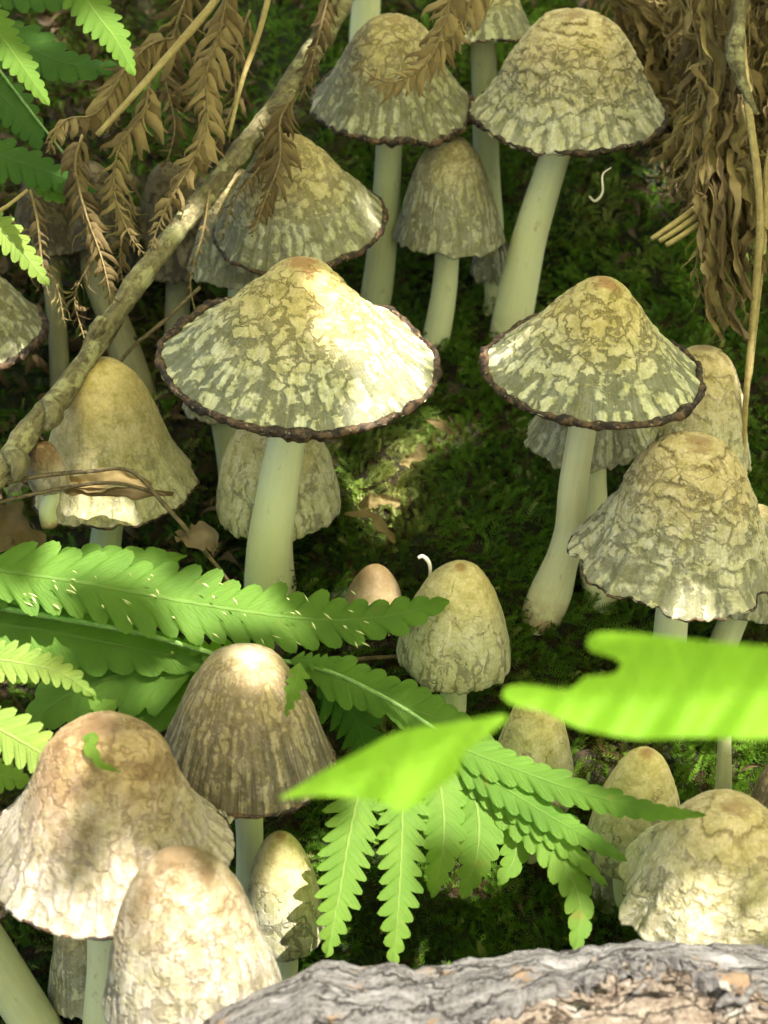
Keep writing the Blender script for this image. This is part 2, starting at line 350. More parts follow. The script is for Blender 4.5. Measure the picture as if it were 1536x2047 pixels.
PROF = {
 'flat': [(0, 1), (.10, .985), (.2, .91), (.34, .73), (.5, .51), (.66, .32), (.82, .15), (.94, .04), (1, 0)],
 'cone': [(0, 1), (.12, .985), (.26, .90), (.42, .72), (.58, .52), (.74, .32), (.88, .13), (1, 0)],
 'bell': [(0, 1), (.16, .98), (.33, .89), (.48, .72), (.60, .52), (.72, .32), (.86, .13), (1, 0)],
 'skirt': [(0, 1), (.2, .975), (.38, .88), (.52, .71), (.63, .50), (.74, .29), (.87, .11), (1, 0)],
 'dome': [(0, 1), (.2, .975), (.42, .87), (.60, .69), (.74, .48), (.85, .28), (.94, .11), (1, 0)],
 'egg': [(0, 1), (.25, .965), (.48, .85), (.70, .65), (.86, .43), (.96, .22), (1.0, .08), (.98, 0)],
}
ncap = 0
def mushroom(label, apex, left, right, bottom, base, mat, prof, sw, tilt=0.0, dy=0.0, rim=0, bend=None, stem_mat=None,
             rag=.5, wav=.5, res=1.0, group='ink cap mushrooms on the mossy bank', smid=None, nostem=False, dbase=None, name='mushroom', frill=0.0, lean=0.0):
    global ncap
    ncap += 1; seed = ncap * 13
    B = hit(*base) if dbase is None else P(base[0], base[1], dbase)
    if dbase is None: B = B - np.array([0, 0, .25])
    cx = (left + right) / 2; rpx = (right - left) / 2
    tau = math.radians(tilt)
    cyp = bottom
    for _ in range(4):
        r0 = ray(cx, cyp); p = math.atan2(-r0[2], math.hypot(r0[0], r0[1]))
        cyp = bottom - rpx * math.sin(max(p + tau, 0.02))
    d = (B[1] + dy - CAM[1]) / r0[1]
    C = CAM + d * r0
    R = rpx * d / FPX
    dv = (cyp - apex[1]) * d / FPX; dx = (apex[0] - cx) * d / FPX
    Hh = dv / math.cos(p + tau)
    up = np.array([0, 0, 1.0]); tow = np.array([0, -1.0, 0])
    ax = (up * math.cos(tau) + tow * math.sin(tau)) * Hh + RT * (dx * .9)
    H = np.linalg.norm(ax); A = ax / H
    e1 = nrm(np.cross(A, [0, -1, 0.02])); e2 = np.cross(A, e1)
    root = empty(name, B, label, 'mushroom', group)
    nt = int(np.clip(R * 130 * res, 80, 300)); ns = int(np.clip(H * 42 * res, 30, 96))
    pr = crom(PROF[prof], ns); s = np.linspace(0, 1, ns)
    Ltot = np.sum(np.hypot(np.diff(pr[:, 0] * R), np.diff(pr[:, 1] * H)))
    th = np.arange(nt) / nt * 2 * math.pi
    S, TH = np.meshgrid(s, th, indexing='ij')
    cs, sn = np.cos(TH), np.sin(TH)
    w1 = fbm(v3(cs * 1.3, sn * 1.3, seed * 1.7), seed, 2)
    w2 = fbm(v3(cs * 4.5, sn * 4.5, seed * 2.1), seed + 3, 3)
    w3 = vn(v3(cs * R * 5, sn * R * 5, S * 3), seed + 9)
    r = pr[:, 0][:, None] * R * (1 + .025 * np.cos(TH * 2 + seed) * S + .09 * wav * w1 * S + .06 * wav * w2 * S ** 3)
    z = pr[:, 1][:, None] * H + wav * R * (.10 * w1 * S ** 2 + .07 * w2 * S ** 3)
    lump = fbm(v3(cs * r, sn * r, z) * 1.1, seed + 21, 3) * .07 * R * np.sin(S * math.pi) ** .5
    r = r + lump * .6; z = z + lump * .7
    # frilled, pleated lower band
    if frill:
        fr = vn(v3(cs * R * 3.2, sn * R * 3.2, 0), seed + 31) * sm(.55, 1, S)
        r = r + frill * .16 * fr
        z = z + frill * .05 * fr
    edge = sm(.90, 1.0, S)
    tooth = fbm(v3(cs * R * 7, sn * R * 7, .3), seed + 5, 3) + .5 * vn(v3(cs * R * 2.2, sn * R * 2.2, 1), seed + 6)
    z = z - rag * .13 * tooth * edge - rag * .04 * edge
    r = r + rag * .07 * tooth * edge
    X = cs * r; Y = sn * r
    V = (C + X[..., None] * e1 + Y[..., None] * e2 + z[..., None] * A).reshape(-1, 3)
    fs = []
    a, b = np.meshgrid(np.arange(ns - 1), np.arange(nt), indexing='ij'); b2 = (b + 1) % nt
    q = np.stack([a * nt + b, (a + 1) * nt + b, (a + 1) * nt + b2, a * nt + b2], -1).reshape(-1, 4)
    sd = seed * 3.7
    pc = v3(X, Y, z).reshape(-1, 3) + sd
    cyv = v3(cs * R, sn * R, S * Ltot).reshape(-1, 3) + np.array([0, 0, sd])
    # wrap the edge round to give the cap its thickness
    ring = V.reshape(ns, nt, 3)[-1]; axisc = C + (z[-1].mean()) * A
    inn = [ring + .02 * (C - ring) - A * .03, ring + .05 * (C - ring) + A * .02]
    Vx = np.vstack([V] + inn); n0 = ns * nt
    jj = np.arange(nt); j2 = (jj + 1) % nt
    q2 = np.stack([(ns - 1) * nt + jj, n0 + jj, n0 + j2, (ns - 1) * nt + j2], -1)
    q3 = np.stack([n0 + jj, n0 + nt + jj, n0 + nt + j2, n0 + j2], -1)
    lastp = pc.reshape(ns, nt, 3)[-1]; lastc = cyv.reshape(ns, nt, 3)[-1]
    mk('cap', Vx, np.vstack([q, q2, q3]), mat, root,
       {'s': np.concatenate([S.ravel(), np.ones(2 * nt)]), 'pc': np.vstack([pc, lastp, lastp]), 'cy': np.vstack([cyv, lastc, lastc])})
    # gills: a pleated inner surface
    ng = 240; nr = 9; tg = np.arange(ng) / ng * 2 * math.pi
    srow = np.linspace(.985, .35, nr)
    rr = np.interp(srow, s, pr[:, 0]) * R * .95; zz = np.interp(srow, s, pr[:, 1]) * H - .16
    idx = (np.arange(ng) * nt / ng).astype(int) % nt
    rimr = r[-1][idx]; rimz = z[-1][idx]
    Vg = []
    for k in range(nr):
        f = k / (nr - 1)
        ra = rr[k] * (rimr / rimr.mean()) ; za = zz[k] + (rimz - rimz.mean()) * (1 - f) + .05 * (np.arange(ng) % 2) * (0 if k == 0 else 1)
        if k == 0: ra = rimr * .96; za = rimz + .01
        Vg.append(C + (np.cos(tg) * ra)[:, None] * e1 + (np.sin(tg) * ra)[:, None] * e2 + za[:, None] * A)
    Vg = np.vstack(Vg); a, b = np.meshgrid(np.arange(nr - 1), np.arange(ng), indexing='ij'); b2 = (b + 1) % ng
    qg = np.stack([a * ng + b, a * ng + b2, (a + 1) * ng + b2, (a + 1) * ng + b], -1).reshape(-1, 4)
    mk('gills', Vg, qg, M_GILL, root, {'pc': Vg}, smooth=False)
    if rim:
        nr_ = 360; kk = 8; t2 = np.arange(nr_) / nr_ * 2 * math.pi
        xi = t2 / (2 * math.pi) * nt
        def per(a): return np.interp(xi, np.arange(nt + 1), np.append(a, a[0]))
        rx, rz = per(r[-1]), per(z[-1])
        rad = rim * (.78 + .55 * fbm(v3(np.cos(t2) * R * 3, np.sin(t2) * R * 3, 0), seed + 50, 3) + .35 * fbm(v3(np.cos(t2) * R * .8, np.sin(t2) * R * .8, 0), seed + 51, 2))
        rad = np.maximum(rad, rim * .35)
        aa = np.arange(kk) / kk * 2 * math.pi
        AA, T2 = np.meshgrid(aa, t2, indexing='xy')
        bump = 1 + .45 * fbm(v3(np.cos(T2) * R * 9, np.sin(T2) * R * 9, AA * .9), seed + 53, 3)
        rr_ = (rx - rim * .35)[:, None] + np.cos(AA) * rad[:, None] * .9 * bump
        zz_ = (rz + rim * .10)[:, None] + np.sin(AA) * rad[:, None] * bump
        Vr = (C + (np.cos(T2) * rr_)[..., None] * e1 + (np.sin(T2) * rr_)[..., None] * e2 + zz_[..., None] * A).reshape(-1, 3)
        a, b = np.meshgrid(np.arange(nr_), np.arange(kk), indexing='ij'); a2 = (a + 1) % nr_; b2 = (b + 1) % kk
        qr = np.stack([a * kk + b, a2 * kk + b, a2 * kk + b2, a * kk + b2], -1).reshape(-1, 4)
        mk('rim', Vr, qr, M_RIM, root, {'pc': Vr, 'cy': Vr})
    if not nostem:
        top = C + A * H * .55
        under = C + A * H * .1
        wt = sw[0] / 2 * d / FPX; db = (B - CAM) @ F; wb = sw[1] / 2 * db / FPX
        pts = [B - np.array([0, 0, .3]), B]
        if smid is not None:
            for (mx, my, tt) in smid:
                dd = db + (d - db) * tt; pts.append(P(mx, my, dd))
        else:
            pts.append(B * .55 + under * .45 + np.array([0, 0, 0]) + RT * .08 * math.sin(seed))
        pts += [under, top]
        cv = crom(pts, 34)
        u = np.linspace(0, 1, 34)
        rad = wb + (wt - wb) * sm(.02, .75, u)
        if bend: rad = rad * (1 + bend * np.exp(-((u - .14) / .09) ** 2))
        V, (q, t), c2, s2 = tube_arrays(cv, rad, 22, .05, 1.2, seed)
        mk('stem', V, np.vstack([quads_to_tris(q), t]), stem_mat or M_STEM, root, {'cy': c2 + sd, 's': s2})
    return root, C, R, A

# ------------------------------------------------------------------ the mushrooms
MU = [
 # label, apex, left, right, bottom, base, mat, prof, (stem widths), options
 ("broadest cream mushroom with dark rolled rim and a bright sun patch on its right half", (612, 533), 332, 874, 860, (535, 1215), M_CREAM, 'flat', (78, 92), dict(tilt=4, rim=.105, rag=.25, wav=.6, dy=-.3, smid=[(540, 1080, .35)])),
 ("scaly cream mushroom with brown tip and dark rolled rim on a stem with pinkish bulb", (1192, 570), 966, 1404, 850, (1075, 1235), M_CREAM, 'flat', (58, 68), dict(tilt=5, rim=.088, rag=.15, wav=.6, bend=.28, stem_mat=M_STEMP, smid=[(1112, 1155, .13), (1140, 1060, .35), (1148, 960, .6)])),
 ("tall bell mushroom with terraced beige scales and long white stem beside the dried brown fern", (1130, 42), 946, 1335, 300, (1015, 672), M_TERR, 'skirt', (62, 82), dict(tilt=6, rim=.08, rag=.5, wav=.8, smid=[(1058, 480, .5)])),
 ("dark olive mushroom at the top with dried fern draped over its tan centre", (788, 45), 618, 948, 278, (742, 650), M_GREY, 'bell', (54, 64), dict(tilt=8, rag=.8, wav=.7, rim=.07, stem_mat=M_STEMG)),
 ("small grey-brown bell mushroom with frayed edge standing between two tall stems", (900, 283), 786, 1010, 508, (866, 690), M_DOVE, 'dome', (48, 56), dict(tilt=0, rag=.8, wav=.4)),
 ("olive-white mushroom with thin dark edge just behind the broad sunlit cap", (575, 285), 425, 772, 540, (610, 800), M_GREY, 'cone', (60, 70), dict(tilt=9, rim=.07, rag=.3, wav=.7)),
 ("grey fringed mushroom half hidden behind the diagonal stick", (478, 350), 372, 590, 572, (470, 760), M_GREY, 'bell', (44, 50), dict(tilt=3, rag=.6, wav=.7, dy=.6, stem_mat=M_STEMG)),
 ("smooth golden tan bell mushroom under the diagonal stick with dried grass across its skirt", (222, 733), 62, 400, 1050, (200, 1190), M_TAN, 'skirt', (60, 66), dict(tilt=0, rag=.5, wav=.9, rim=.03, stem_mat=M_STEMG, frill=.5)),
 ("pale rounded mushroom directly behind the stem of the broad sunlit mushroom", (552, 815), 432, 682, 1080, (560, 1190), M_PALE, 'egg', (60, 72), dict(tilt=0, rag=.6, wav=.3, dy=.8)),
 ("grey mushroom cut off by the left edge of the photo with a thick dark rim", (-75, 500), -205, 92, 752, (-60, 900), M_GREY, 'cone', (50, 60), dict(tilt=5, rim=.09, rag=.2)),
 ("tall cream bell mushroom behind the right side of the scaly cap with brown tip", (1392, 700), 1262, 1500, 955, (1395, 1180), M_WAVY, 'dome', (54, 64), dict(tilt=-6, rag=.7, wav=.6, dy=1.2, frill=.6)),
 ("whitish fringed mushroom tucked below the scaly cap behind its curved stem", (1180, 690), 1048, 1312, 935, (1205, 1200), M_DOVE, 'bell', (60, 70), dict(tilt=2, rag=.9, wav=.9, dy=1.0, frill=1.0)),
 ("large scaly cream mushroom with a frilled white margin and folded dark left edge", (1368, 893), 1150, 1560, 1222, (1335, 1430), M_TERR, 'skirt', (66, 74), dict(tilt=2, rag=.9, wav=.8, frill=.9, rim=.025)),
 ("grey-green fringed mushroom peeking out below the frilled cap at the right edge of the photo", (1490, 1020), 1380, 1610, 1238, (1400, 1400), M_DOVE, 'dome', (56, 60), dict(tilt=0, rag=.7, stem_mat=M_STEMG, dy=.8)),
 ("small cream egg shaped mushroom with a cracked brown spot on its top in the moss", (918, 1138), 796, 1020, 1383, (902, 1450), M_PALE, 'egg', (52, 56), dict(tilt=0, rag=.7, wav=.3, frill=.3)),
 ("tiny orange-brown button mushroom just behind the green fern tip", (752, 1134), 690, 806, 1245, (750, 1255), M_ORANGE, 'egg', (40, 44), dict(tilt=0, rag=.1, wav=.2, res=.8)),
 ("grey-brown fibrous mushroom poking up through the green fern with a sunlit tip", (500, 1312), 318, 668, 1628, (488, 1850), M_FIBRE, 'dome', (58, 50), dict(tilt=-3, rim=.05, rag=.2, wav=.3, dy=-.2)),
 ("large rusty topped mushroom with pinkish white skirt at the lower left", (235, 1468), -22, 462, 1858, (215, 2060), M_RUST, 'skirt', (110, 110), dict(tilt=-2, rim=.035, rag=.3, wav=.6, dy=-.6)),
 ("white sunlit bell mushroom with rusty crown at the bottom beside the log", (378, 1735), 205, 566, 2110, (385, 2160), M_WHITE, 'dome', (80, 80), dict(tilt=-4, rag=.3, wav=.3, dbase=21.3)),
 ("yellow-cream egg shaped mushroom behind the thin stem above the log", (568, 1682), 492, 652, 1915, (562, 1985), M_PALE, 'egg', (46, 48), dict(tilt=0, rag=.3, wav=.2)),
 ("grey-green bell mushroom with ragged white hem below the large rusty cap", (175, 1790), 98, 250, 2025, (172, 2110), M_DOVE, 'dome', (50, 50), dict(tilt=-6, rag=.9, dbase=25.0, dy=.1)),
 ("mushroom behind the rusty cap, thick olive stem leaning across the bottom left corner", (-150, 1610), -290, 20, 1830, (110, 2110), M_GREY, 'dome', (95, 90), dict(tilt=0, dbase=24.0, dy=.8, stem_mat=M_STEMG, rim=.03)),
 ("pale yellow egg mushroom with fine dark cracks between the two blurred green leaves", (1062, 1400), 975, 1148, 1640, (1065, 1700), M_PALE, 'egg', (50, 56), dict(tilt=0, rag=.3, wav=.2)),
 ("round pinkish yellow egg mushroom behind the long fern tip", (1270, 1515), 1170, 1358, 1760, (1265, 1800), M_PALE, 'egg', (60, 66), dict(tilt=2, rag=.3, wav=.2)),
 ("large cream mushroom with lobed pale hem standing behind the right end of the log", (1445, 1620), 1228, 1600, 1935, (1420, 2020), M_WAVY, 'dome', (70, 74), dict(tilt=0, rag=.8, wav=.6, frill=.8, dy=-.4)),
 ("dull brown-grey mushroom at the right edge of the photo above the lobed cream cap", (1560, 1490), 1478, 1650, 1745, (1560, 1800), M_FIBRE, 'egg', (50, 54), dict(tilt=0, rag=.3, dy=.6)),
 ("shaded grey-green mushroom low behind the lobed cream cap near the fern tips", (1240, 1650), 1172, 1300, 1850, (1235, 1880), M_DOVE, 'egg', (44, 48), dict(tilt=0, rag=.4, dy=.9, stem_mat=M_STEMG)),
 ("brown mushroom at the top edge of the photo with a black inky underside", (960, -75), 858, 1075, 78, (985, 560), M_GREY, 'bell', (52, 60), dict(tilt=-14, rag=.5, rim=.05, wav=.7, dy=.5, stem_mat=M_STEMG)),
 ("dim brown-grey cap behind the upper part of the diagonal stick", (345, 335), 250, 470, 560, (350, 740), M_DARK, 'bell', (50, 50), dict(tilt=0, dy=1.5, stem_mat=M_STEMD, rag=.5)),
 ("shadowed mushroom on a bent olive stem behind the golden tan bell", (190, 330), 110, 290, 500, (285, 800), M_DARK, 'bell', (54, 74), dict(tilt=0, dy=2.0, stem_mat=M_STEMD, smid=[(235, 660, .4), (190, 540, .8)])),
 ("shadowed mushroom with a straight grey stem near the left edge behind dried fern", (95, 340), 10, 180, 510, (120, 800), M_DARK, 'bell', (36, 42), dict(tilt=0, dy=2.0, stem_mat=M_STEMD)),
 ("yellowish stemmed mushroom mostly above the top edge behind the stick", (730, -330), 600, 860, -120, (722, 120), M_TAN, 'bell', (62, 56), dict(tilt=0, dy=0)),
 ("pale torn mushroom hanging behind the tall white stem", (975, 415), 935, 1022, 560, (978, 620), M_DOVE, 'cone', (30, 36), dict(tilt=0, rag=1.3, wav=1.0, dy=.3, stem_mat=M_STEMG, frill=1)),
 ("little brown button pressed against the golden tan bell below the stick", (98, 886), 58, 138, 985, (95, 1020), M_RUST, 'egg', (30, 34), dict(tilt=0, rag=.2, dbase=26.6, dy=.05, res=.7, nostem=False)),
 ("dark grey cap fragment below the left edge of the broad sunlit cap", (425, 690), 362, 520, 838, (470, 985), M_DOVE, 'bell', (56, 60), dict(tilt=2, rag=.9, dy=.5, stem_mat=M_STEMG)),
 ("thin pale mushroom behind the blurred green leaf at the lower right", (1448, 1310), 1400, 1500, 1440, (1446, 1625), M_PALE, 'egg', (26, 38), dict(tilt=0, dy=.0, stem_mat=M_STEMG)),
]
for i, (lab, apex, l, r_, b, base, m, pf, sw, kw) in enumerate(MU):
    mushroom(lab, apex, l, r_, b, base, m, pf, sw, **kw)
# ------------------------------------------------------------------ ground
def ground_mat():
    g = G('dark_soil'); o = g.obj()
    a = g.noise(o, .35, 5, .6); b = g.noise(o, 3.0, 6, .7)
    c = g.mix(g.step(b, .35, .7), (.012, .009, .005), (.07, .045, .022))
    c = g.mix(g.step(a, .45, .6), c, (.02, .034, .006))
    return g.done(g.bsdf(c, .9, b, .25, 1.0))
M_SOIL = ground_mat()
def build_ground():
    xs = np.concatenate([np.linspace(-250, -20, 40)[:-1], np.linspace(-20, 20, 240), np.linspace(20, 250, 40)[1:]])
    ys = np.concatenate([np.linspace(-150, -14, 30)[:-1], np.linspace(-14, 34, 280), np.linspace(34, 350, 60)[1:]])
    X, Y = np.meshgrid(xs, ys, indexing='ij'); Z = ground(X, Y)
    V = v3(X, Y, Z).reshape(-1, 3)
    o = mk('ground', V, gridf(len(xs), len(ys)), M_SOIL)
    tag(o, kind='structure')
build_ground()
rng = np.random.default_rng(7)
# ------------------------------------------------------------------ moss (uncountable)
def moss_mat():
    g = G('moss'); c = g.attr('c', True); x = g.n('SeparateXYZ', {0: c}).outputs
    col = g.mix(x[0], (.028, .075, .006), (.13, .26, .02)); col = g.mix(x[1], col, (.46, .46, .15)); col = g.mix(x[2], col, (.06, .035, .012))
    d = g.n('BsdfDiffuse', {'Color': col}); t = g.n('BsdfTranslucent', {'Color': g.mix(.5, col, (.2, .28, .02))})
    gl = g.bsdf(col, .5, spec=.25)
    m1 = g.n('MixShader', {0: .3, 1: gl.outputs[0], 2: t.outputs[0]})
    return g.done(m1)
M_MOSS = moss_mat()
def moss_mask(px, py, q):
    n = fbm(q / 2.2, 71, 3)
    right = sm(560, 720, px + 60 * n) * sm(-60, 40, py)
    low = sm(1500, 1640, py) * .9
    mid = sm(480, 620, px) * sm(850, 950, py)
    m = np.maximum(np.maximum(right, low), mid)
    m = np.maximum(m, .40)
    litter = sm(1230, 1330, px + 40 * n) * sm(520, 380, py)     # dried bracken covers the bank there
    return m * (1 - .8 * litter)
def build_moss():
    N = 92000
    x = rng.uniform(-15, 16, N); y = rng.uniform(-10.5, 17, N); z = ground(x, y)
    B = v3(x, y, z); px, py, d = proj(B)
    keep = (px > -120) & (px < 1660) & (py > -120) & (py < 2250) & (rng.random(N) < moss_mask(px, py, B))
    B = B[keep]; N = len(B); px = px[keep]; py = py[keep]
    e = .05
    gx = (ground(B[:, 0] + e, B[:, 1]) - ground(B[:, 0] - e, B[:, 1])) / (2 * e); gy = (ground(B[:, 0], B[:, 1] + e) - ground(B[:, 0], B[:, 1] - e)) / (2 * e)
    nr = nrm(v3(-gx, -gy, 1.0))
    clump = fbm(B / .55, 91, 2); big = fbm(B / 2.6, 92, 3)
    th = rng.uniform(0, 2 * math.pi, N); lean = rng.uniform(.25, 1.1, N)
    flow = fbm(B / 1.2, 95, 2) * 3.0
    th = th * .45 + flow * 2
    D = nrm(nr + lean[:, None] * v3(np.cos(th), np.sin(th), rng.uniform(-.3, .3, N)))
    L = rng.uniform(.24, .62, N) * (1 + .4 * clump) * (1 + .3 * big)
    S = nrm(np.cross(D, nr + rng.normal(0, .4, (N, 3)))); Nn = np.cross(S, D)
    K = 8
    t = (np.arange(K) + .6) / K
    ctr = B[:, None, :] + D[:, None, :] * (L[:, None] * t)[..., None] - np.array([0, 0, 1.0]) * (L[:, None] * .35 * t ** 2)[..., None] + nr[:, None, :] * .02
    ll = (.085 * (1 - .45 * t))[None, :] * rng.uniform(.8, 1.3, (N, 1))
    Vs = []; 
    for sgn in (-1, 1):
        tip = ctr + S[:, None, :] * (sgn * ll)[..., None] + D[:, None, :] * (ll * .9)[..., None] + Nn[:, None, :] * (ll * rng.uniform(-.2, .7, (N, K)))[..., None]
        b0 = ctr - D[:, None, :] * .016; b1 = ctr + D[:, None, :] * .022
        Vs.append(np.stack([b0, b1, tip], 2))
    V = np.stack(Vs, 2).reshape(-1, 3)
    F_ = np.arange(len(V)).reshape(-1, 3)
    per = 2 * K * 3
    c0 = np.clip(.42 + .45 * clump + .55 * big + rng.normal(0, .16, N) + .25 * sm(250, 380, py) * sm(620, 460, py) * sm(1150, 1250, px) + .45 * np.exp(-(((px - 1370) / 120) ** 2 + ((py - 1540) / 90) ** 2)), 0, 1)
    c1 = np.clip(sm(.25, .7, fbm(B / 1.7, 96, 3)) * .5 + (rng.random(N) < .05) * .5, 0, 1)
    c1 = np.clip(c1 + .8 * np.exp(-(((px - 785) / 60) ** 2 + ((py - 970) / 100) ** 2)), 0, 1)  # sun patch painted into the moss colour: paler shoots around the spot
    c2 = ((rng.random(N) < .10) + .7 * sm(.25, .5, fbm(B / 1.1, 99, 3))).clip(0, 1)
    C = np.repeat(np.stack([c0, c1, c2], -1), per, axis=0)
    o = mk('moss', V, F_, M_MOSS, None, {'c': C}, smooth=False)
    tag(o, 'dark green feathery moss carpeting the bank between the mushrooms', 'moss', kind='stuff')
build_moss()

# ------------------------------------------------------------------ leaf litter scraps (uncountable)
def litter_mat(name, a, b, tr=.2):
    g = G(name); o = g.attr('c', True); n = g.noise(g.obj(), 4, 5, .65)
    r = g.n('SeparateXYZ', {0: o}).outputs[0]
    col = g.mix(g.math('ADD', g.math('MULTIPLY', r, .6), g.math('MULTIPLY', g.math('SUBTRACT', n, .3), .8), True), a, b)
    return g.done(g.n('MixShader', {0: tr, 1: g.bsdf(col, .7, n, .03, .6).outputs[0], 2: g.n('BsdfTranslucent', {'Color': col}).outputs[0]}))
M_LIT = litter_mat('litter', (.03, .018, .008), (.17, .115, .05))
def build_litter():
    N = 16000
    x = rng.uniform(-16, 16, N); y = rng.uniform(-9.5, 22, N)
    B = v3(x, y, ground(x, y) + rng.uniform(0, .25, N)); px, py, d = proj(B)
    dens = np.maximum(np.maximum(sm(600, 380, px) * sm(1700, 1500, py) * .6, sm(60, -60, py)), .03)
    dens = np.maximum(dens, sm(1210, 1300, px) * sm(560, 420, py))
    k = rng.random(N) < dens; B = B[k]; N = len(B)
    a = rng.uniform(0, 2 * math.pi, N); D = nrm(v3(np.cos(a), np.sin(a), rng.normal(.15, .3, N)))
    n0 = nrm(v3(rng.normal(0, .5, N), rng.normal(0, .5, N), 1.0)); S = nrm(np.cross(D, n0)); Nn = np.cross(S, D)
    L = rng.uniform(.12, .75, N); W = L * rng.uniform(.05, .26, N); curl = rng.uniform(-1.6, 1.6, N); tw = rng.uniform(-3, 3, N)
    rows = 6; V = []
    for i in range(rows):
        t = i / (rows - 1); wv = np.sin(math.pi * (.08 + .84 * t)) ** .7
        c = B + D * (L * t)[:, None] + Nn * (L * curl * (t - t * t) * 1.2)[:, None]
        aa = tw * t; S2 = S * np.cos(aa)[:, None] + Nn * np.sin(aa)[:, None]
        N2 = -S * np.sin(aa)[:, None] + Nn * np.cos(aa)[:, None]
        V += [c - S2 * (W * wv)[:, None] + N2 * (W * .4)[:, None], c - N2 * (W * .2)[:, None], c + S2 * (W * wv)[:, None] + N2 * (W * .4)[:, None]]
    V = np.stack(V, 1)
    fs = []
    for i in range(rows - 1):
        for j in range(2):
            p = i * 3 + j; fs.append([p, p + 1, p + 4, p + 3])
    fs = np.array(fs); Fa = (fs[None] + (np.arange(N) * rows * 3)[:, None, None]).reshape(-1, 4)
    C = np.repeat(np.stack([rng.random(N)] * 3, -1), rows * 3, axis=0)
    o = mk('leaf_litter', V.reshape(-1, 3), Fa, M_LIT, None, {'c': C})
    tag(o, 'small curled brown leaf scraps and bits of bark on the dark soil', 'leaf litter', kind='stuff')
build_litter()

# ------------------------------------------------------------------ unseen tree leaves overhead, gaps shaped to place the sun spots
def canopy_mat():
    g = G('overhead_leaf')
    d = g.n('BsdfDiffuse', {'Color': (.16, .22, .05, 1)}); t = g.n('BsdfTranslucent', {'Color': (.73, .74, .36, 1)})
    return g.done(g.n('MixShader', {0: .66, 1: d.outputs[0], 2: t.outputs[0]}))
SPOTS = [  # (point, radius cm) that direct sun reaches
]
def spot(px, py, d, r): SPOTS.append((P(px, py, d), r))
for a in [(640, 610, 24.5, .28), (660, 660, 24.3, .3), (710, 700, 24.3, .42), (800, 690, 25.1, .5), (820, 750, 24.9, .5), (750, 760, 24.3, .45)]: spot(*a)
for px, py, r in [(830, 905, .28), (800, 950, .25), (765, 1000, .42), (720, 1010, .22), (800, 1100, .25), (760, 1060, .15), (900, 860, .15), (640, 1000, .12)]:
    h = hit(px, py); SPOTS.append((h, r))
for a in [(785, 1155, 27.6, .16), (230, 1035, 26.9, .2), (500, 1335, 22.5, .26), (225, 1120, 24.6, .25), (190, 1105, 24.6, .2),
          (150, 1545, 19.9, .22), (15, 1670, 20.2, .2), (230, 1800, 19.3, .2), (310, 1790, 19.3, .2), (30, 1800, 19.6, .18), (120, 1650, 19.7, .08),
          (350, 1800, 19.1, .28), (300, 1900, 19.0, .3), (400, 1900, 18.9, .25), (430, 1960, 18.9, .2), (540, 1780, 23.5, .2), (590, 1880, 23.5, .25),
          (470, 2020, 18.6, .5), (560, 2000, 18.6, .7), (680, 2000, 18.5, .8), (780, 1990, 18.4, .8), (900, 2000, 18.4, .9), (1050, 2000, 18.4, .9), (1250, 2000, 18.7, .9), (1450, 1960, 18.9, .8), (1500, 2030, 18.5, .8), (150, 2020, 23.8, .2),
          (1200, 1380, 12.4, 1.0), (1330, 1380, 12.3, 1.0), (1480, 1380, 12.2, 1.0), (1600, 1380, 12.1, 1.0), (800, 1520, 12.5, .6), (700, 1560, 12.5, .6), (920, 1490, 12.2, .5), (1080, 1400, 12.4, .5),
          (60, 1330, 21.3, .5), (140, 1360, 21.3, .3), (60, 1480, 21.2, .5), (120, 1550, 21.2, .3),
          (660, 1850, 21.3, .4), (785, 1880, 21.3, .4), (1150, 1850, 21.6, .25), (1350, 1870, 20.8, .25),
          (60, 1150, 24.4, .1), (330, 1190, 24.4, .1), (430, 1235, 24.4, .08), (90, 1250, 25, .14), (300, 1380, 24.9, .1), (560, 1205, 24.7, .08), (900, 1560, 22.5, .16), (1010, 1610, 22.3, .12), (700, 1640, 22.2, .12), (1150, 1590, 22, .1), (250, 520, 27.3, .1), (820, 1500, 23, .05), (1330, 1540, 26.6, .3), (1430, 1590, 26.2, .2), (1330, 330, 34.5, .35), (1180, 1480, 27, .12), (200, 60, 23.5, .6), (50, 130, 23.5, .5), (40, 520, 25.5, .3), (620, 110, 29.3, .15), (400, 450, 27.6, .12), (500, 300, 28.4, .12)]:
    spot(*a)
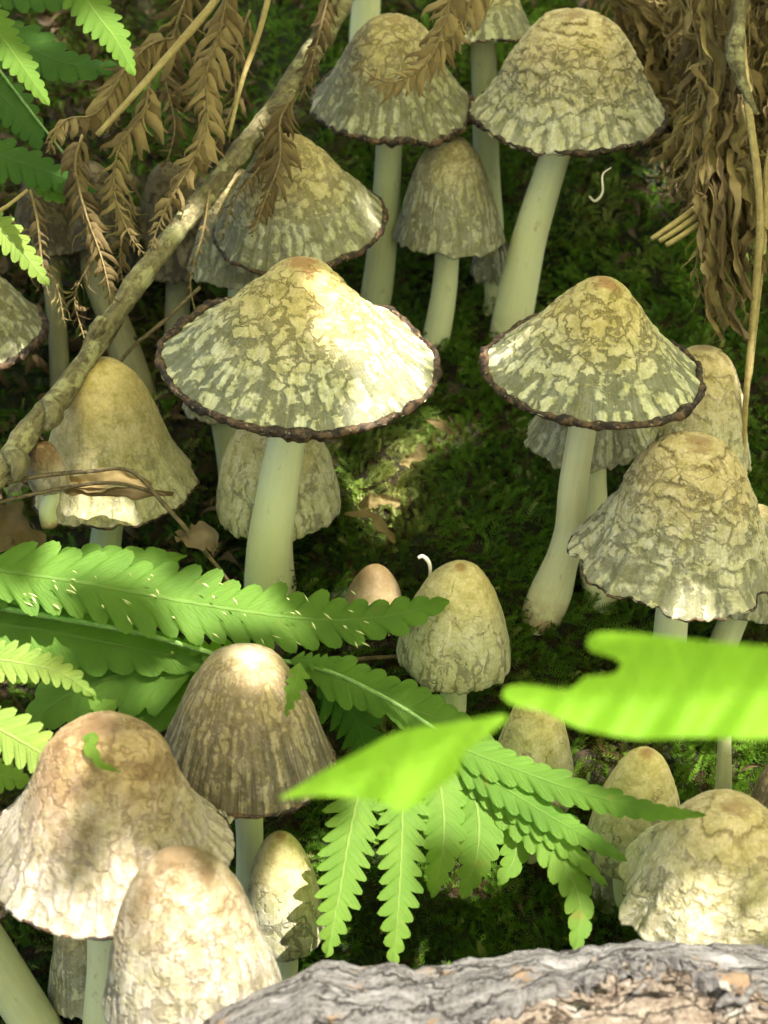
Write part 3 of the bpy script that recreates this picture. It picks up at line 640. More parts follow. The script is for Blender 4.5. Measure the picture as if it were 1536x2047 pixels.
def build_canopy():
    pts = np.array([s[0] for s in SPOTS]); rad = np.array([s[1] for s in SPOTS])
    e1 = nrm(np.cross(SUN, [0, 1, 0])); e2 = np.cross(SUN, e1)
    gu, gv = np.meshgrid(np.arange(-33, 33, .95), np.arange(-35, 35, .95)); N1 = gu.size
    hu, hv = np.meshgrid(np.arange(-90, 90, 3.6), np.arange(-90, 90, 3.6)); far = (np.abs(hu) > 33) | (np.abs(hv) > 35); hu, hv = hu[far], hv[far]; N2 = hu.size
    u = np.concatenate([gu.ravel() + rng.uniform(-.33, .33, N1), hu + rng.uniform(-1.5, 1.5, N2)]); v = np.concatenate([gv.ravel() + rng.uniform(-.33, .33, N1), hv + rng.uniform(-1.5, 1.5, N2)])
    t = rng.uniform(46, 62, N1 + N2); size = np.concatenate([rng.uniform(.95, 1.3, N1), rng.uniform(2.2, 3.4, N2)])
    C = SUN * t[:, None] + e1 * u[:, None] + e2 * v[:, None]
    # where the sun's ray through each spot passes the leaf
    w_ = C[:, None, :] - pts[None]; al = (w_ @ SUN)[..., None]
    dist = np.linalg.norm(w_ - al * SUN, axis=-1)
    ok = np.all(dist > rad[None] + size[:, None] * .48, axis=1)
    px, py, d = proj(C); ok &= ~((d > 0) & (px > -300) & (px < 1836) & (py > -300))
    C = C[ok]; size = size[ok]
    SH = [(400, 650, 25.2, 1.2), (450, 750, 24.6, .9), (600, 800, 24, .6), (590, 545, 24.8, .6), (500, 620, 24.8, .9), (985, 700, 25, .5), (1020, 700, 25, .8), (1100, 760, 24.6, .8), (1190, 610, 25, .7), (1300, 740, 25, .8), (1200, 800, 24.2, .8),
          (1140, 170, 30.2, 1.5), (1080, 230, 29.8, 1.2), (1240, 230, 30, 1.1), (780, 180, 30.4, 1.4), (900, 380, 31.4, 1.1), (1350, 1000, 25, 1.4), (1260, 1120, 24.6, 1.2), (1450, 1120, 24.6, 1.2), (220, 1640, 20, .6), (340, 1600, 20.4, .6), (350, 1700, 20, .4),
          (500, 1470, 22.2, 1.1), (560, 1560, 22.2, .8), (908, 1260, 25.8, .9), (580, 430, 29, 1.3), (200, 850, 27.4, 1.2), (1400, 1700, 21.6, .9)]
    for (a, b, c, r_) in SH:  # extra small leaves added to keep the sun off these points
        q = P(a, b, c); k = int(10 + 26 * r_ * r_); rr = r_ * np.sqrt(rng.random(k)); aa = rng.uniform(0, 6.283, k)
        Cn = q + SUN * rng.uniform(43, 46, k)[:, None] + e1 * (rr * np.cos(aa))[:, None] + e2 * (rr * np.sin(aa))[:, None]; sz = rng.uniform(.45, .7, k)
        w2 = Cn[:, None, :] - pts[None]; dd = np.linalg.norm(w2 - (w2 @ SUN)[..., None] * SUN, axis=-1)
        o2 = np.all(dd > rad[None] + sz[:, None] * .5, axis=1); C = np.vstack([C, Cn[o2]]); size = np.concatenate([size, sz[o2]])
    N = len(C)
    n0 = nrm(SUN + rng.normal(0, .38, (N, 3))); r = rng.normal(0, 1, (N, 3)); D = nrm(np.cross(n0, r)); S = np.cross(n0, D)
    prof = [(-1, 0), (-.55, .42), (0, .58), (.5, .42), (1, 0)]
    V = []
    for (a, b) in prof:
        V.append(C + D * (size * a)[:, None] - S * (size * b)[:, None]); V.append(C + D * (size * a)[:, None] + n0 * (-.08 * size * (1 - a * a))[:, None]); V.append(C + D * (size * a)[:, None] + S * (size * b)[:, None])
    V = np.stack(V, 1)
    fs = np.array([[i * 3 + j, i * 3 + j + 1, i * 3 + j + 4, i * 3 + j + 3] for i in range(4) for j in range(2)])
    Fa = (fs[None] + (np.arange(N) * 15)[:, None, None]).reshape(-1, 4)
    o = mk('unseen_tree_foliage', V.reshape(-1, 3), Fa, canopy_mat(), None)
    tag(o, 'unseen green tree leaves over the bank, shaped to dapple the sun', 'foliage', kind='stuff')
build_canopy()
from mathutils.geometry import delaunay_2d_cdt
# ------------------------------------------------------------------ leaf materials
def leaf_mat(name, a, b, tcol, vein, tr=.4, rough=.6, bump=.03):
    g = G(name); lv = g.attr('lv', True); x = g.n('SeparateXYZ', {0: lv}).outputs
    o = g.obj(); n = g.noise(o, 1.2, 4, .6); nf = g.noise(o, 14, 4, .6)
    col = g.mix(g.step(n, .3, .7), a, b)
    ph = g.math('FRACT', g.math('SUBTRACT', x[0], g.math('MULTIPLY', x[1], .28)))
    vn_ = g.step(g.math('ABSOLUTE', g.math('SUBTRACT', ph, .45)), .07, .0)
    ph2 = g.math('FRACT', g.math('MULTIPLY', g.math('ADD', g.math('SUBTRACT', x[0], x[1]), g.math('MULTIPLY', n, .3)), 4.0))
    v2 = g.step(g.math('ABSOLUTE', g.math('SUBTRACT', ph2, .5)), .22, .0)
    mid = g.step(x[1], .09, .03)
    vv = g.math('MAXIMUM', g.math('MULTIPLY', vn_, .55), g.math('MAXIMUM', mid, g.math('MULTIPLY', v2, .28)))
    col = g.mix(g.math('MULTIPLY', vv, .6), col, vein)
    col = g.mix(g.step(nf, .62, .78), col, tuple(c * .6 for c in b))
    col = g.mix(g.math('MULTIPLY', g.step(g.noise(o, 2.6, 5, .7), .64, .70), .7), col, (.26, .24, .05))
    h = g.math('SUBTRACT', g.math('MULTIPLY', nf, .35), vv)
    b_ = g.bsdf(col, rough, h, bump, .8, spec=.22)
    t = g.n('BsdfTranslucent', {'Color': g.mix(g.math('MULTIPLY', vv, .4), tcol, vein)})
    return g.done(g.n('MixShader', {0: tr, 1: b_.outputs[0], 2: t.outputs[0]}))
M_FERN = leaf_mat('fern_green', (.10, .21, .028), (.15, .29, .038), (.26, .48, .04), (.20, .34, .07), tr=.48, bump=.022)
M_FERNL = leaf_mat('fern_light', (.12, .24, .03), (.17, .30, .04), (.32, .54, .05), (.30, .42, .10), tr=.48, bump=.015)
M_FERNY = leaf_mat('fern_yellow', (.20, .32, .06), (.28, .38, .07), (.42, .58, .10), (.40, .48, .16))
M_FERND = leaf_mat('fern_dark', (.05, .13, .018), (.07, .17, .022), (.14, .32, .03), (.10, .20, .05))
M_LEAF = leaf_mat('broad_leaf', (.18, .38, .02), (.23, .44, .025), (.42, .74, .04), (.30, .50, .05), tr=.5, bump=.01)
def stick_mat(name, a, b, c=None, sc_=(9, 9, .8)):
    g = G(name); cy = g.attr('cy', True); f = g.noise(g.vmul(cy, sc_), 1, 5, .65); n = g.noise(cy, 2.2, 5, .65); k = g.noise(cy, 8, 5, .7)
    col = g.mix(g.step(g.math('ADD', g.math('MULTIPLY', f, .5), g.math('MULTIPLY', k, .5)), .36, .64), a, b)
    if c: col = g.mix(g.step(n, .50, .60), col, c)
    return g.done(g.bsdf(col, .75, g.math('ADD', f, g.math('MULTIPLY', k, .8)), .08, .9))
M_BARK = stick_mat('lichen_bark', (.085, .065, .03), (.26, .23, .11), (.38, .36, .18))
M_STRAW = stick_mat('dry_straw', (.34, .25, .09), (.52, .42, .18))
M_TWIG = stick_mat('dark_twig', (.07, .05, .025), (.24, .18, .09))
M_DRYST = stick_mat('withered_stalk', (.12, .08, .03), (.34, .26, .11))
M_GSTEM = stick_mat('green_rachis', (.14, .28, .06), (.30, .46, .14))
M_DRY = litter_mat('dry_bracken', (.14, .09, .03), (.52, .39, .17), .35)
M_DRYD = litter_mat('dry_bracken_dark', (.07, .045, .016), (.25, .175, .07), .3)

def wprof(t, base=.10, tip=1.0, p=.75):
    return np.minimum(1, (t / base + .12)) ** .8 * np.clip(1 - t ** (1.9 * tip), 0, 1) ** p
def pinna(parent, pts, hw, nl, mat, k=2.6, dep=.42, slant=.45, droop=.25, hint=None, serr=0, base=.10, tip=1.0, name='leaflet', seed=0, asym=1.0, p=.75, wave=.03):
    W = np.array([P(*q) for q in pts]); dm = np.mean([q[2] for q in pts]); R = hw * dm / FPX
    n = max(int(nl * 12), 40); mid = crom(W, n)
    hint = np.array([0, -.55, .84]) if hint is None else np.asarray(hint, float)
    T, S, N = frames(mid, hint)
    t = np.linspace(0, 1, n); wv = wprof(t, base, tip, p)
    cols = 7; ss = np.linspace(0, 1, cols)
    out = []; lv = []
    for sgn in (-1, 1):
        a = 1.0 if sgn < 0 else asym
        ph = np.mod(t * nl + (.35 if sgn > 0 else 0), 1.0)
        li = np.floor(t * nl + (.35 if sgn > 0 else 0))
        rl = _h(li.astype(int), np.zeros(n, int), np.zeros(n, int), seed + 5 + sgn) - .5
        serr = serr or 4
        lob = np.clip(1 - np.abs(2 * ph - 1) ** k, 0, 1) ** (1 / k)
        if serr:
            p2 = np.mod(t * nl * serr, 1.0); lob = lob * (1 - .10 + .10 * (1 - np.abs(2 * p2 - 1) ** 1.5))
        ext = R * wv * a * ((1 - dep) + dep * lob) * (1 + .22 * rl)
        for c in range(cols):
            s = ss[c]
            up = -droop * .5 * R * wv * s ** 2 + R * wave * np.sin(2 * math.pi * ph) * s + R * .10 * rl * s + R * .05 * (1 - s)
            pos = mid + S * (sgn * s * ext)[:, None] + T * (slant * s * ext + slant * .25 * R * wv * s * s)[:, None] + N * up[:, None]
            out.append(pos); lv.append(v3(t * nl + (.35 if sgn > 0 else 0), np.full(n, s), rl))
    V = np.stack(out, 0).reshape(-1, 3); L = np.stack(lv, 0).reshape(-1, 3)
    f1 = gridf(cols, n); f2 = gridf(cols, n)[:, ::-1] + cols * n
    # weld the two halves on the midrib: the second half's first row is the first half's first row
    f2 = np.where((f2 >= cols * n) & (f2 < cols * n + n), f2 - cols * n, f2)
    return mk(name, V, np.vstack([f1, f2]), mat, parent, {'lv': L})
def frond(label, at, pinnae, rachis=None, rw=7, group='green fern fronds', cat='fern', rmat=None):
    r = empty('fern_frond', P(*at), label, cat, group)
    for i, (pts, hw, nl, mat, kw) in enumerate(pinnae):
        pinna(r, pts, hw, nl, mat, seed=i * 7 + int(at[0]), **kw)
    for rc in (rachis or []):
        pts = [P(*q) for q in rc]; dm = np.mean([q[2] for q in rc]); rr = rw / 2 * dm / FPX
        tube('stalk', pts, [rr * 1.2, rr, rr * .7], rmat or M_GSTEM, r, k=8, n=24, rough=.1)
    return r
tooth = dict(k=1.25, dep=.6, slant=.55)
rnd = dict(k=2.0, dep=.46, slant=.5)
frond("long green fern leaf with rounded lobes crossing the left half above the fibrous mushroom", (-80, 1150, 24.6), [
    ([(-80, 1130, 24.3), (150, 1163, 24.4), (400, 1208, 24.5), (620, 1238, 24.8), (780, 1232, 25.0), (898, 1200, 25.1)], 82, 21, M_FERN, dict(k=2.2, dep=.48, slant=.55, droop=.15, tip=1.5, p=.6)),
    ([(-80, 1170, 24.9), (60, 1150, 24.9), (220, 1125, 24.9), (375, 1110, 25.2)], 62, 10, M_FERN, dict(k=2.6, dep=.4, slant=.3)),
])
F2N = [
    ([(-70, 1240, 25.1), (100, 1262, 25.0), (290, 1300, 24.8), (450, 1330, 24.7)], 84, 9, M_FERN, dict(rnd, droop=.1, dep=.30)),
    ([(560, 1330, 24.6), (420, 1300, 24.6), (330, 1275, 24.6)], 34, 8, M_FERNL, dict(tooth, droop=.1)),
    ([(400, 1320, 24.9), (240, 1350, 24.9), (120, 1400, 24.9), (40, 1470, 24.9)], 92, 6, M_FERN, dict(rnd, dep=.28, droop=.2)),
    ([(500, 1330, 25.0), (420, 1370, 25.0), (340, 1420, 24.9), (250, 1440, 24.9)], 66, 6, M_FERN, dict(rnd, dep=.3)),
    ([(600, 1325, 22.5), (590, 1370, 22.3), (566, 1436, 22.2)], 26, 5, M_FERNL, dict(tooth)),
    ([(580, 1320, 24.2), (640, 1322, 24.0), (690, 1318, 24.0)], 22, 6, M_FERN, dict(tooth)),
    ([(640, 1340, 24.6), (700, 1420, 24.6), (730, 1500, 24.6), (735, 1570, 24.7)], 66, 8, M_FERND, dict(tooth, k=1.5)),
    ([(610, 1330, 24.2), (720, 1370, 24.1), (860, 1420, 24.0), (990, 1480, 24.0)], 56, 12, M_FERN, dict(rnd, dep=.26, k=1.8, droop=.1)),
    ([(760, 1400, 23.6), (880, 1440, 23.4), (1010, 1500, 23.2)], 44, 8, M_FERN, dict(rnd, dep=.26, k=1.8)),
    ([(880, 1480, 22.8), (1010, 1530, 22.4), (1150, 1580, 22.0), (1290, 1618, 21.2), (1412, 1630, 20.3)], 40, 15, M_FERN, dict(k=1.6, dep=.28, slant=.9, droop=.35)),
    ([(890, 1500, 22.8), (1000, 1570, 22.4), (1130, 1650, 22.0), (1255, 1722, 21.6)], 40, 12, M_FERN, dict(k=1.6, dep=.28, slant=.9, droop=.3)),
    ([(900, 1520, 22.8), (1000, 1590, 22.5), (1110, 1670, 22.1), (1215, 1772, 21.8)], 38, 12, M_FERNL, dict(k=1.6, dep=.3, slant=.9, droop=.3)),
    ([(900, 1520, 22.9), (1020, 1610, 22.5), (1110, 1700, 22.1), (1158, 1800, 21.9), (1152, 1905, 21.5)], 54, 12, M_FERNL, dict(k=2.2, dep=.42, slant=.6, droop=.25, p=.6)),
    ([(895, 1510, 22.9), (950, 1600, 22.6), (955, 1700, 22.3), (925, 1797, 22.2)], 58, 9, M_FERNL, dict(tooth, droop=.2, k=1.8, dep=.35)),
    ([(960, 1560, 22.8), (1020, 1640, 22.6), (1030, 1710, 22.4), (995, 1770, 22.2)], 44, 7, M_FERNL, dict(rnd)),
    ([(860, 1500, 22.9), (885, 1600, 22.5), (885, 1700, 22.2), (865, 1795, 22.0)], 54, 9, M_FERNL, dict(tooth, droop=.2, k=1.8, dep=.35)),
    ([(800, 1480, 22.9), (805, 1620, 22.3), (798, 1790, 21.6), (786, 1935, 21.2)], 58, 14, M_FERNL, dict(k=1.5, dep=.62, slant=.6, droop=.2, tip=1.3)),
    ([(740, 1500, 22.8), (705, 1640, 22.3), (680, 1780, 21.7), (653, 1915, 21.2)], 62, 14, M_FERNL, dict(k=1.5, dep=.62, slant=.6, droop=.2, tip=1.3)),
]
frond("arching green fern frond whose toothed leaflets fan out and hang down in the centre", (130, 1240, 25.0), F2N,
      [[(-60, 1205, 25.0), (130, 1238, 24.6), (300, 1270, 24.4), (450, 1312, 24.5), (620, 1330, 24.1), (780, 1400, 23.4), (930, 1500, 22.6)]], rw=11)
frond("pale sunlit fern tip entering from the left edge above the rusty cap", (-60, 1310, 21.5), [
    ([(-70, 1310, 21.6), (40, 1325, 21.5), (120, 1345, 21.4), (192, 1392, 21.4)], 46, 11, M_FERNY, dict(tooth, k=1.8, droop=.2)),
    ([(130, 1345, 21.6), (180, 1390, 21.5), (215, 1450, 21.4), (212, 1500, 21.2)], 15, 5, M_FERNL, dict(tooth))], group='green fern fronds')
frond("yellow-green toothed fern leaf resting on the left shoulder of the rusty cap", (-60, 1440, 21.0), [
    ([(-70, 1420, 21.3), (30, 1475, 21.0), (100, 1520, 20.6), (172, 1598, 19.9)], 56, 11, M_FERNY, dict(tooth, k=1.9, droop=.25)),
    ([(-70, 1540, 21.8), (0, 1550, 21.8), (60, 1562, 21.8)], 40, 5, M_FERNL, dict(rnd))])
frond("small curled green leaf shred lying on the tip of the rusty cap", (195, 1440, 20.5), [
    ([(205, 1420, 20.8), (180, 1470, 20.0), (195, 1520, 19.6), (245, 1545, 19.6)], 22, 5, M_FERNL, dict(tooth, k=1.6)),
    ([(235, 1400, 21.2), (205, 1420, 21.0), (175, 1465, 20.6)], 20, 4, M_FERNL, dict(rnd))])
frond("bright serrated fern leaf hanging down from the top left edge", (140, -60, 24), [
    ([(120, -90, 24.2), (180, 10, 24.0), (232, 80, 23.8), (270, 152, 23.7)], 50, 13, M_FERNL, dict(tooth, k=1.3, dep=.35))])
frond("bright pointed fern leaf at the far left near the top", (-60, 0, 24), [
    ([(-70, -20, 24.2), (0, 70, 24.0), (50, 140, 23.8), (99, 212, 23.7)], 44, 13, M_FERNL, dict(tooth, k=1.3, dep=.35))])
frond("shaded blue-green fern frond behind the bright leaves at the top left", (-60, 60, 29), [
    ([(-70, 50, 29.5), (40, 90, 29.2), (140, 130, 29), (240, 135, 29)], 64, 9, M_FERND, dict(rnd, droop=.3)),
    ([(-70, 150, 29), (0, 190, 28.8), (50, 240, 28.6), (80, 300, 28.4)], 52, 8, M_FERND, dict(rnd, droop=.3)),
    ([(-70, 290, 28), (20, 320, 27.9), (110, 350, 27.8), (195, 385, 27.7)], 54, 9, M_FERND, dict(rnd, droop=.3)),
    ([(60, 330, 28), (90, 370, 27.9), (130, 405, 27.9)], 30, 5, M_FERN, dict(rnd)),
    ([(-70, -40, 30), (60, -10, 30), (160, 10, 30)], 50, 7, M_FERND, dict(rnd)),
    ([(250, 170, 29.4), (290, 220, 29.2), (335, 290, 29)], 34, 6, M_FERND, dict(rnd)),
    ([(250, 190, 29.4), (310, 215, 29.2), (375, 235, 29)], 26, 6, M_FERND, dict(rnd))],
      [[(-60, 60, 29.4), (60, 220, 28.6), (190, 385, 27.8)]], rw=5)
frond("yellow-green fern tip pointing down at the left edge beside the rimmed grey cap", (-60, 430, 26), [
    ([(-70, 420, 26.2), (0, 460, 26), (50, 510, 26), (98, 572, 26)], 40, 9, M_FERNY, dict(tooth, k=1.8))])

# ------------------------------------------------------------------ broad leaves hanging close to the lens
def outline_leaf(name, label, outline, depth, mid, bulge=.35, n=90, mat=None, cat='leaf', group=None):
    o = np.array(outline, float); o = np.vstack([o, o[:1]])
    o = crom(o, n)[:-1]
    lo, hi = o.min(0), o.max(0); gx, gy = np.meshgrid(np.arange(lo[0], hi[0], 14), np.arange(lo[1], hi[1], 14)); g_ = np.stack([gx.ravel(), gy.ravel()], -1)
    a = o; b = np.roll(o, -1, 0); ins = np.zeros(len(g_), bool)
    for p, q in zip(a, b):
        c = ((p[1] > g_[:, 1]) != (q[1] > g_[:, 1])) & (g_[:, 0] < (q[0] - p[0]) * (g_[:, 1] - p[1]) / (q[1] - p[1] + 1e-9) + p[0]); ins ^= c
    g_ = g_[ins]; dd = np.min(np.linalg.norm(g_[:, None] - o[None], axis=-1), axis=1); g_ = g_[dd > 5]
    allp = np.vstack([o, g_])
    r = delaunay_2d_cdt([Vector(p) for p in allp], [], [list(range(len(o)))], 1, 1e-4)
    v2 = np.array([list(p) for p in r[0]]); fs = np.array([f for f in r[2] if len(f) == 3])
    m = crom(np.array(mid, float), 60)
    de = np.min(np.linalg.norm(v2[:, None] - m[None], axis=-1), axis=1); mi = np.argmin(np.linalg.norm(v2[:, None] - m[None], axis=-1), axis=1)
    W = np.array([P(x, y, depth(x, y) - bulge * min(de[i] / 90.0, 1.4) ** 1.3 * .5 + .06 * math.sin(x * .05 + y * .03)) for i, (x, y) in enumerate(v2)])
    root = empty(name, P(*mid[0], depth(*mid[0])), label, cat, group)
    mk('blade', W, fs, mat or M_LEAF, root, {'lv': v3(mi / 60.0 * 9, de / 80.0, 0)})
outline_leaf('broad_leaf', "blurred bright green pointed leaf hanging before the fern in the lower centre",
    [(556, 1597), (640, 1545), (720, 1502), (800, 1462), (900, 1446), (1015, 1428), (985, 1462), (930, 1505), (915, 1545), (862, 1588), (850, 1600), (815, 1618), (790, 1622), (762, 1603), (660, 1592)],
    lambda x, y: 12.6 - (x - 560) / 460 * .7, [(1012, 1430), (850, 1510), (700, 1560), (560, 1596)], group='blurred broad leaves near the camera')
outline_leaf('broad_leaf', "big blurred bright green lobed leaf reaching in from the right edge",
    [(1003, 1392), (1012, 1373), (1060, 1368), (1140, 1378), (1168, 1352), (1215, 1350), (1245, 1335), (1228, 1315), (1180, 1302), (1172, 1280), (1200, 1263), (1300, 1268), (1420, 1282), (1560, 1292), (1760, 1300), (1760, 1440), (1560, 1476), (1380, 1474), (1280, 1478), (1180, 1462), (1140, 1448), (1080, 1420), (1030, 1412)],
    lambda x, y: 12.5 - (x - 1000) / 760 * .6, [(1740, 1370), (1500, 1385), (1250, 1400), (1010, 1390)], group='blurred broad leaves near the camera')

# ------------------------------------------------------------------ withered bracken
def dry_meshes(mat, n=8):
    out = []
    for v in range(n):
        r = np.random.default_rng(40 + v); rows = 7; V = []; c_ = r.uniform(.15, .75); tw = r.uniform(-1.3, 1.3); wd = r.uniform(.08, .18); fo = r.uniform(.3, 1.1)
        for i in range(rows):
            t = i / (rows - 1); w_ = wd * (min(1, t / .12 + .5)) * (1 - t) ** 1.0 * (1 + .4 * r.uniform(-1, 1)) + .003
            a = tw * t; c = np.array([math.sin(min(t * (1 + c_), 1.6)) * .8, .06 * math.sin(t * 6 + v), -c_ * t * t * .8]); S = np.array([0, math.cos(a), math.sin(a)]); N_ = np.array([0, -math.sin(a), math.cos(a)])
            V += [c - S * w_ + N_ * w_ * -fo, c, c + S * w_ + N_ * w_ * -fo]
        fs = np.array([[i * 3 + j, i * 3 + j + 1, i * 3 + j + 4, i * 3 + j + 3] for i in range(rows - 1) for j in range(2)])
        cc = np.full((rows * 3, 3), r.random())
        out.append(mesh_data('dry_leaflet', np.array(V), fs, mat, {'c': cc}))
    return out
DRY = dry_meshes(M_DRY); DRYD = dry_meshes(M_DRYD)
def fibre_meshes(mat, n=6):
    out = []
    for v in range(n):
        r = np.random.default_rng(140 + v); rows = 11; V = []; wd = r.uniform(.03, .12); a1, a2, p1, p2 = r.uniform(.08, .30), r.uniform(.05, .25), r.uniform(0, 6), r.uniform(0, 6)
        for i in range(rows):
            t = i / (rows - 1); w_ = wd * (.5 + .5 * math.sin(math.pi * t)) * (1 + .5 * r.uniform(-1, 1)) * (1 - .7 * t); a = t * r.uniform(1, 4) + p1
            c = np.array([t, a1 * math.sin(t * 5 + p1) * t, a2 * math.sin(t * 7 + p2) * t - .15 * t * t]); S = np.array([0, math.cos(a), math.sin(a)]); N_ = np.array([0, -math.sin(a), math.cos(a)])
            V += [c - S * w_ + N_ * w_ * .7, c, c + S * w_ + N_ * w_ * .7]
        fs = np.array([[i * 3 + j, i * 3 + j + 1, i * 3 + j + 4, i * 3 + j + 3] for i in range(rows - 1) for j in range(2)])
        out.append(mesh_data('dry_leaflet', np.array(V), fs, mat, {'c': np.full((rows * 3, 3), r.random())}))
    return out
M_FIBR = litter_mat('dry_fibre', (.10, .07, .025), (.38, .30, .11), .25)
FIB = fibre_meshes(M_FIBR)
def dry_frond(label, pts, ll, step, hint=(0, -.8, .5), ms=None, fwd=.5, drop=.5, sides=(-1, 1), group='withered brown bracken fronds', rw=.026, jit=.3, smat=None, seed=0, prof='mid', rootn=None):
    ms = ms or DRY; r = np.random.default_rng(seed + 900)
    W = np.array([P(*q) for q in pts]); L = np.sum(np.linalg.norm(np.diff(W, axis=0), axis=1)); n = max(int(L / step), 6)
    mid = crom(W, n); T, S, N = frames(mid, hint)
    root = rootn or empty('withered_frond', W[0], label, 'dried fern', group)
    tube('stalk', mid, [rw, rw * .8, rw * .4], smat or M_DRYST, root, k=6, rough=.15)
    base = np.array(root['base'])
    for i in range(1, n):
        t = i / (n - 1); l0 = ll * ((1 - t) ** .5 * .9 + .12 if prof == 'mid' else (.5 + .5 * math.sin(math.pi * min(1, t + .15))))
        for sgn in sides:
            if r.random() < .06: continue
            d = S[i] * sgn * 1.0 + T[i] * (fwd + r.normal(0, jit)) + N[i] * r.normal(0, jit) + np.array([0, 0, -drop]) ; d = nrm(d)
            n_ = nrm(N[i] + r.normal(0, jit, 3)); y_ = nrm(np.cross(n_, d)); z_ = np.cross(d, y_)
            l_ = l0 * r.uniform(.7, 1.25)
            o = bpy.data.objects.new('leaflet', ms[r.integers(len(ms))]); COL.objects.link(o); o.parent = root
            M = Matrix(((d[0] * l_, y_[0] * l_, z_[0] * l_, (mid[i][0] - base[0]) * U), (d[1] * l_, y_[1] * l_, z_[1] * l_, (mid[i][1] - base[1]) * U), (d[2] * l_, y_[2] * l_, z_[2] * l_, (mid[i][2] - base[2]) * U), (0, 0, 0, 1)))
            o.matrix_local = M
    return root
dry_frond("withered fern comb arching over like a brown claw at the upper left", [(350, 75, 27.6), (300, 90, 27.5), (250, 140, 27.4), (195, 225, 27.3), (130, 240, 27.2), (98, 300, 27.1)], .9, .09, hint=(.3, -.8, .2), fwd=.3, drop=1.4, jit=.25, seed=1)
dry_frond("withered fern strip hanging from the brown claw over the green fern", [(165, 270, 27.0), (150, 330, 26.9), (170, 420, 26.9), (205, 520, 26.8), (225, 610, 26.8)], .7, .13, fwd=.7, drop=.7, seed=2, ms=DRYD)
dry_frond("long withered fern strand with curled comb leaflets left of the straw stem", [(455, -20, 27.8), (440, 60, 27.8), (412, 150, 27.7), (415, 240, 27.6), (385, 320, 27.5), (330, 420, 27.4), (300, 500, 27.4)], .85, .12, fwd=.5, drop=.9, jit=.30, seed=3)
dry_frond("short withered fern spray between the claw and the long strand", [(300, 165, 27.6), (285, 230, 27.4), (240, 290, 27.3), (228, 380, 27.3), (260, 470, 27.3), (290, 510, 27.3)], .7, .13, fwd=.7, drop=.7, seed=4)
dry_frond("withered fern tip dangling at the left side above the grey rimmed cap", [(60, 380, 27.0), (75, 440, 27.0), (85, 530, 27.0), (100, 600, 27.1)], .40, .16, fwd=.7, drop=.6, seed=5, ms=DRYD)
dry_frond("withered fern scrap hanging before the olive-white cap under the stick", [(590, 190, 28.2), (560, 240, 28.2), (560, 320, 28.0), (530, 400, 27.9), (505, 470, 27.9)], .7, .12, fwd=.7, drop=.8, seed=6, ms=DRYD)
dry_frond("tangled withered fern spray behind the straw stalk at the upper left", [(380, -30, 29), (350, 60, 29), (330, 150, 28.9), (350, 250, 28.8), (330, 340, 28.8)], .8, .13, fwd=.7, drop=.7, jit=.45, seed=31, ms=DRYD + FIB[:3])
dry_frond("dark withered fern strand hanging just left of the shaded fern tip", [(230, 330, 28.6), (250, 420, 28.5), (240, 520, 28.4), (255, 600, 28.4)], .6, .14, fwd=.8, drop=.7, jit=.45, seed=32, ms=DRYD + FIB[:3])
dry_frond("withered fern strand tangled behind the long comb strand", [(500, 20, 28.9), (470, 110, 28.9), (470, 200, 28.8), (430, 290, 28.7), (400, 350, 28.7)], .6, .13, fwd=.8, drop=.6, jit=.45, seed=33, ms=DRYD + FIB[:3])
dry_frond("thin fibrous dead strand in front of the shadowed stems at the left", [(20, 430, 27.6), (60, 500, 27.6), (110, 560, 27.6), (130, 650, 27.7)], .6, .16, fwd=.9, drop=.7, jit=.4, seed=34, ms=FIB)
dry_frond("brown dead fern wisp hanging from the stick at its upper third", [(520, 240, 28.6), (540, 300, 28.5), (470, 400, 28.4), (440, 480, 28.3)], .5, .14, fwd=.8, drop=.7, jit=.45, seed=35, ms=DRYD + FIB[:3])
dry_frond("dead fern wisps lying over the stems left of the stick", [(160, 420, 28.4), (190, 500, 28.2), (150, 590, 28.0), (170, 680, 27.8)], .6, .15, fwd=.8, drop=.6, jit=.5, seed=36, ms=DRYD + FIB[:3])
dry_frond("thin withered fern strand drooping below the middle of the stick", [(420, 380, 27.9), (405, 470, 27.8), (380, 560, 27.8), (395, 640, 27.8)], .28, .2, fwd=.8, drop=.6, seed=7, ms=DRYD)
dry_frond("brown withered fern draped across the tan centre of the dark olive mushroom", [(905, -30, 28.6), (885, 60, 28.6), (850, 130, 28.4), (780, 165, 28.3), (710, 130, 28.5)], .75, .09, fwd=.7, drop=.5, seed=8)
dry_frond("withered fern tuft hanging at the top beside the pale stem", [(660, -20, 29.0), (640, 60, 29.0), (620, 140, 29.0), (600, 200, 29.0)], .6, .12, fwd=.7, drop=.6, seed=9, ms=DRYD)
dry_frond("withered brown scraps over the top of the dark inky mushroom", [(1010, -60, 28.8), (950, -10, 28.8), (920, 50, 28.7), (880, 110, 28.6)], .8, .09, fwd=.7, drop=.5, seed=10)
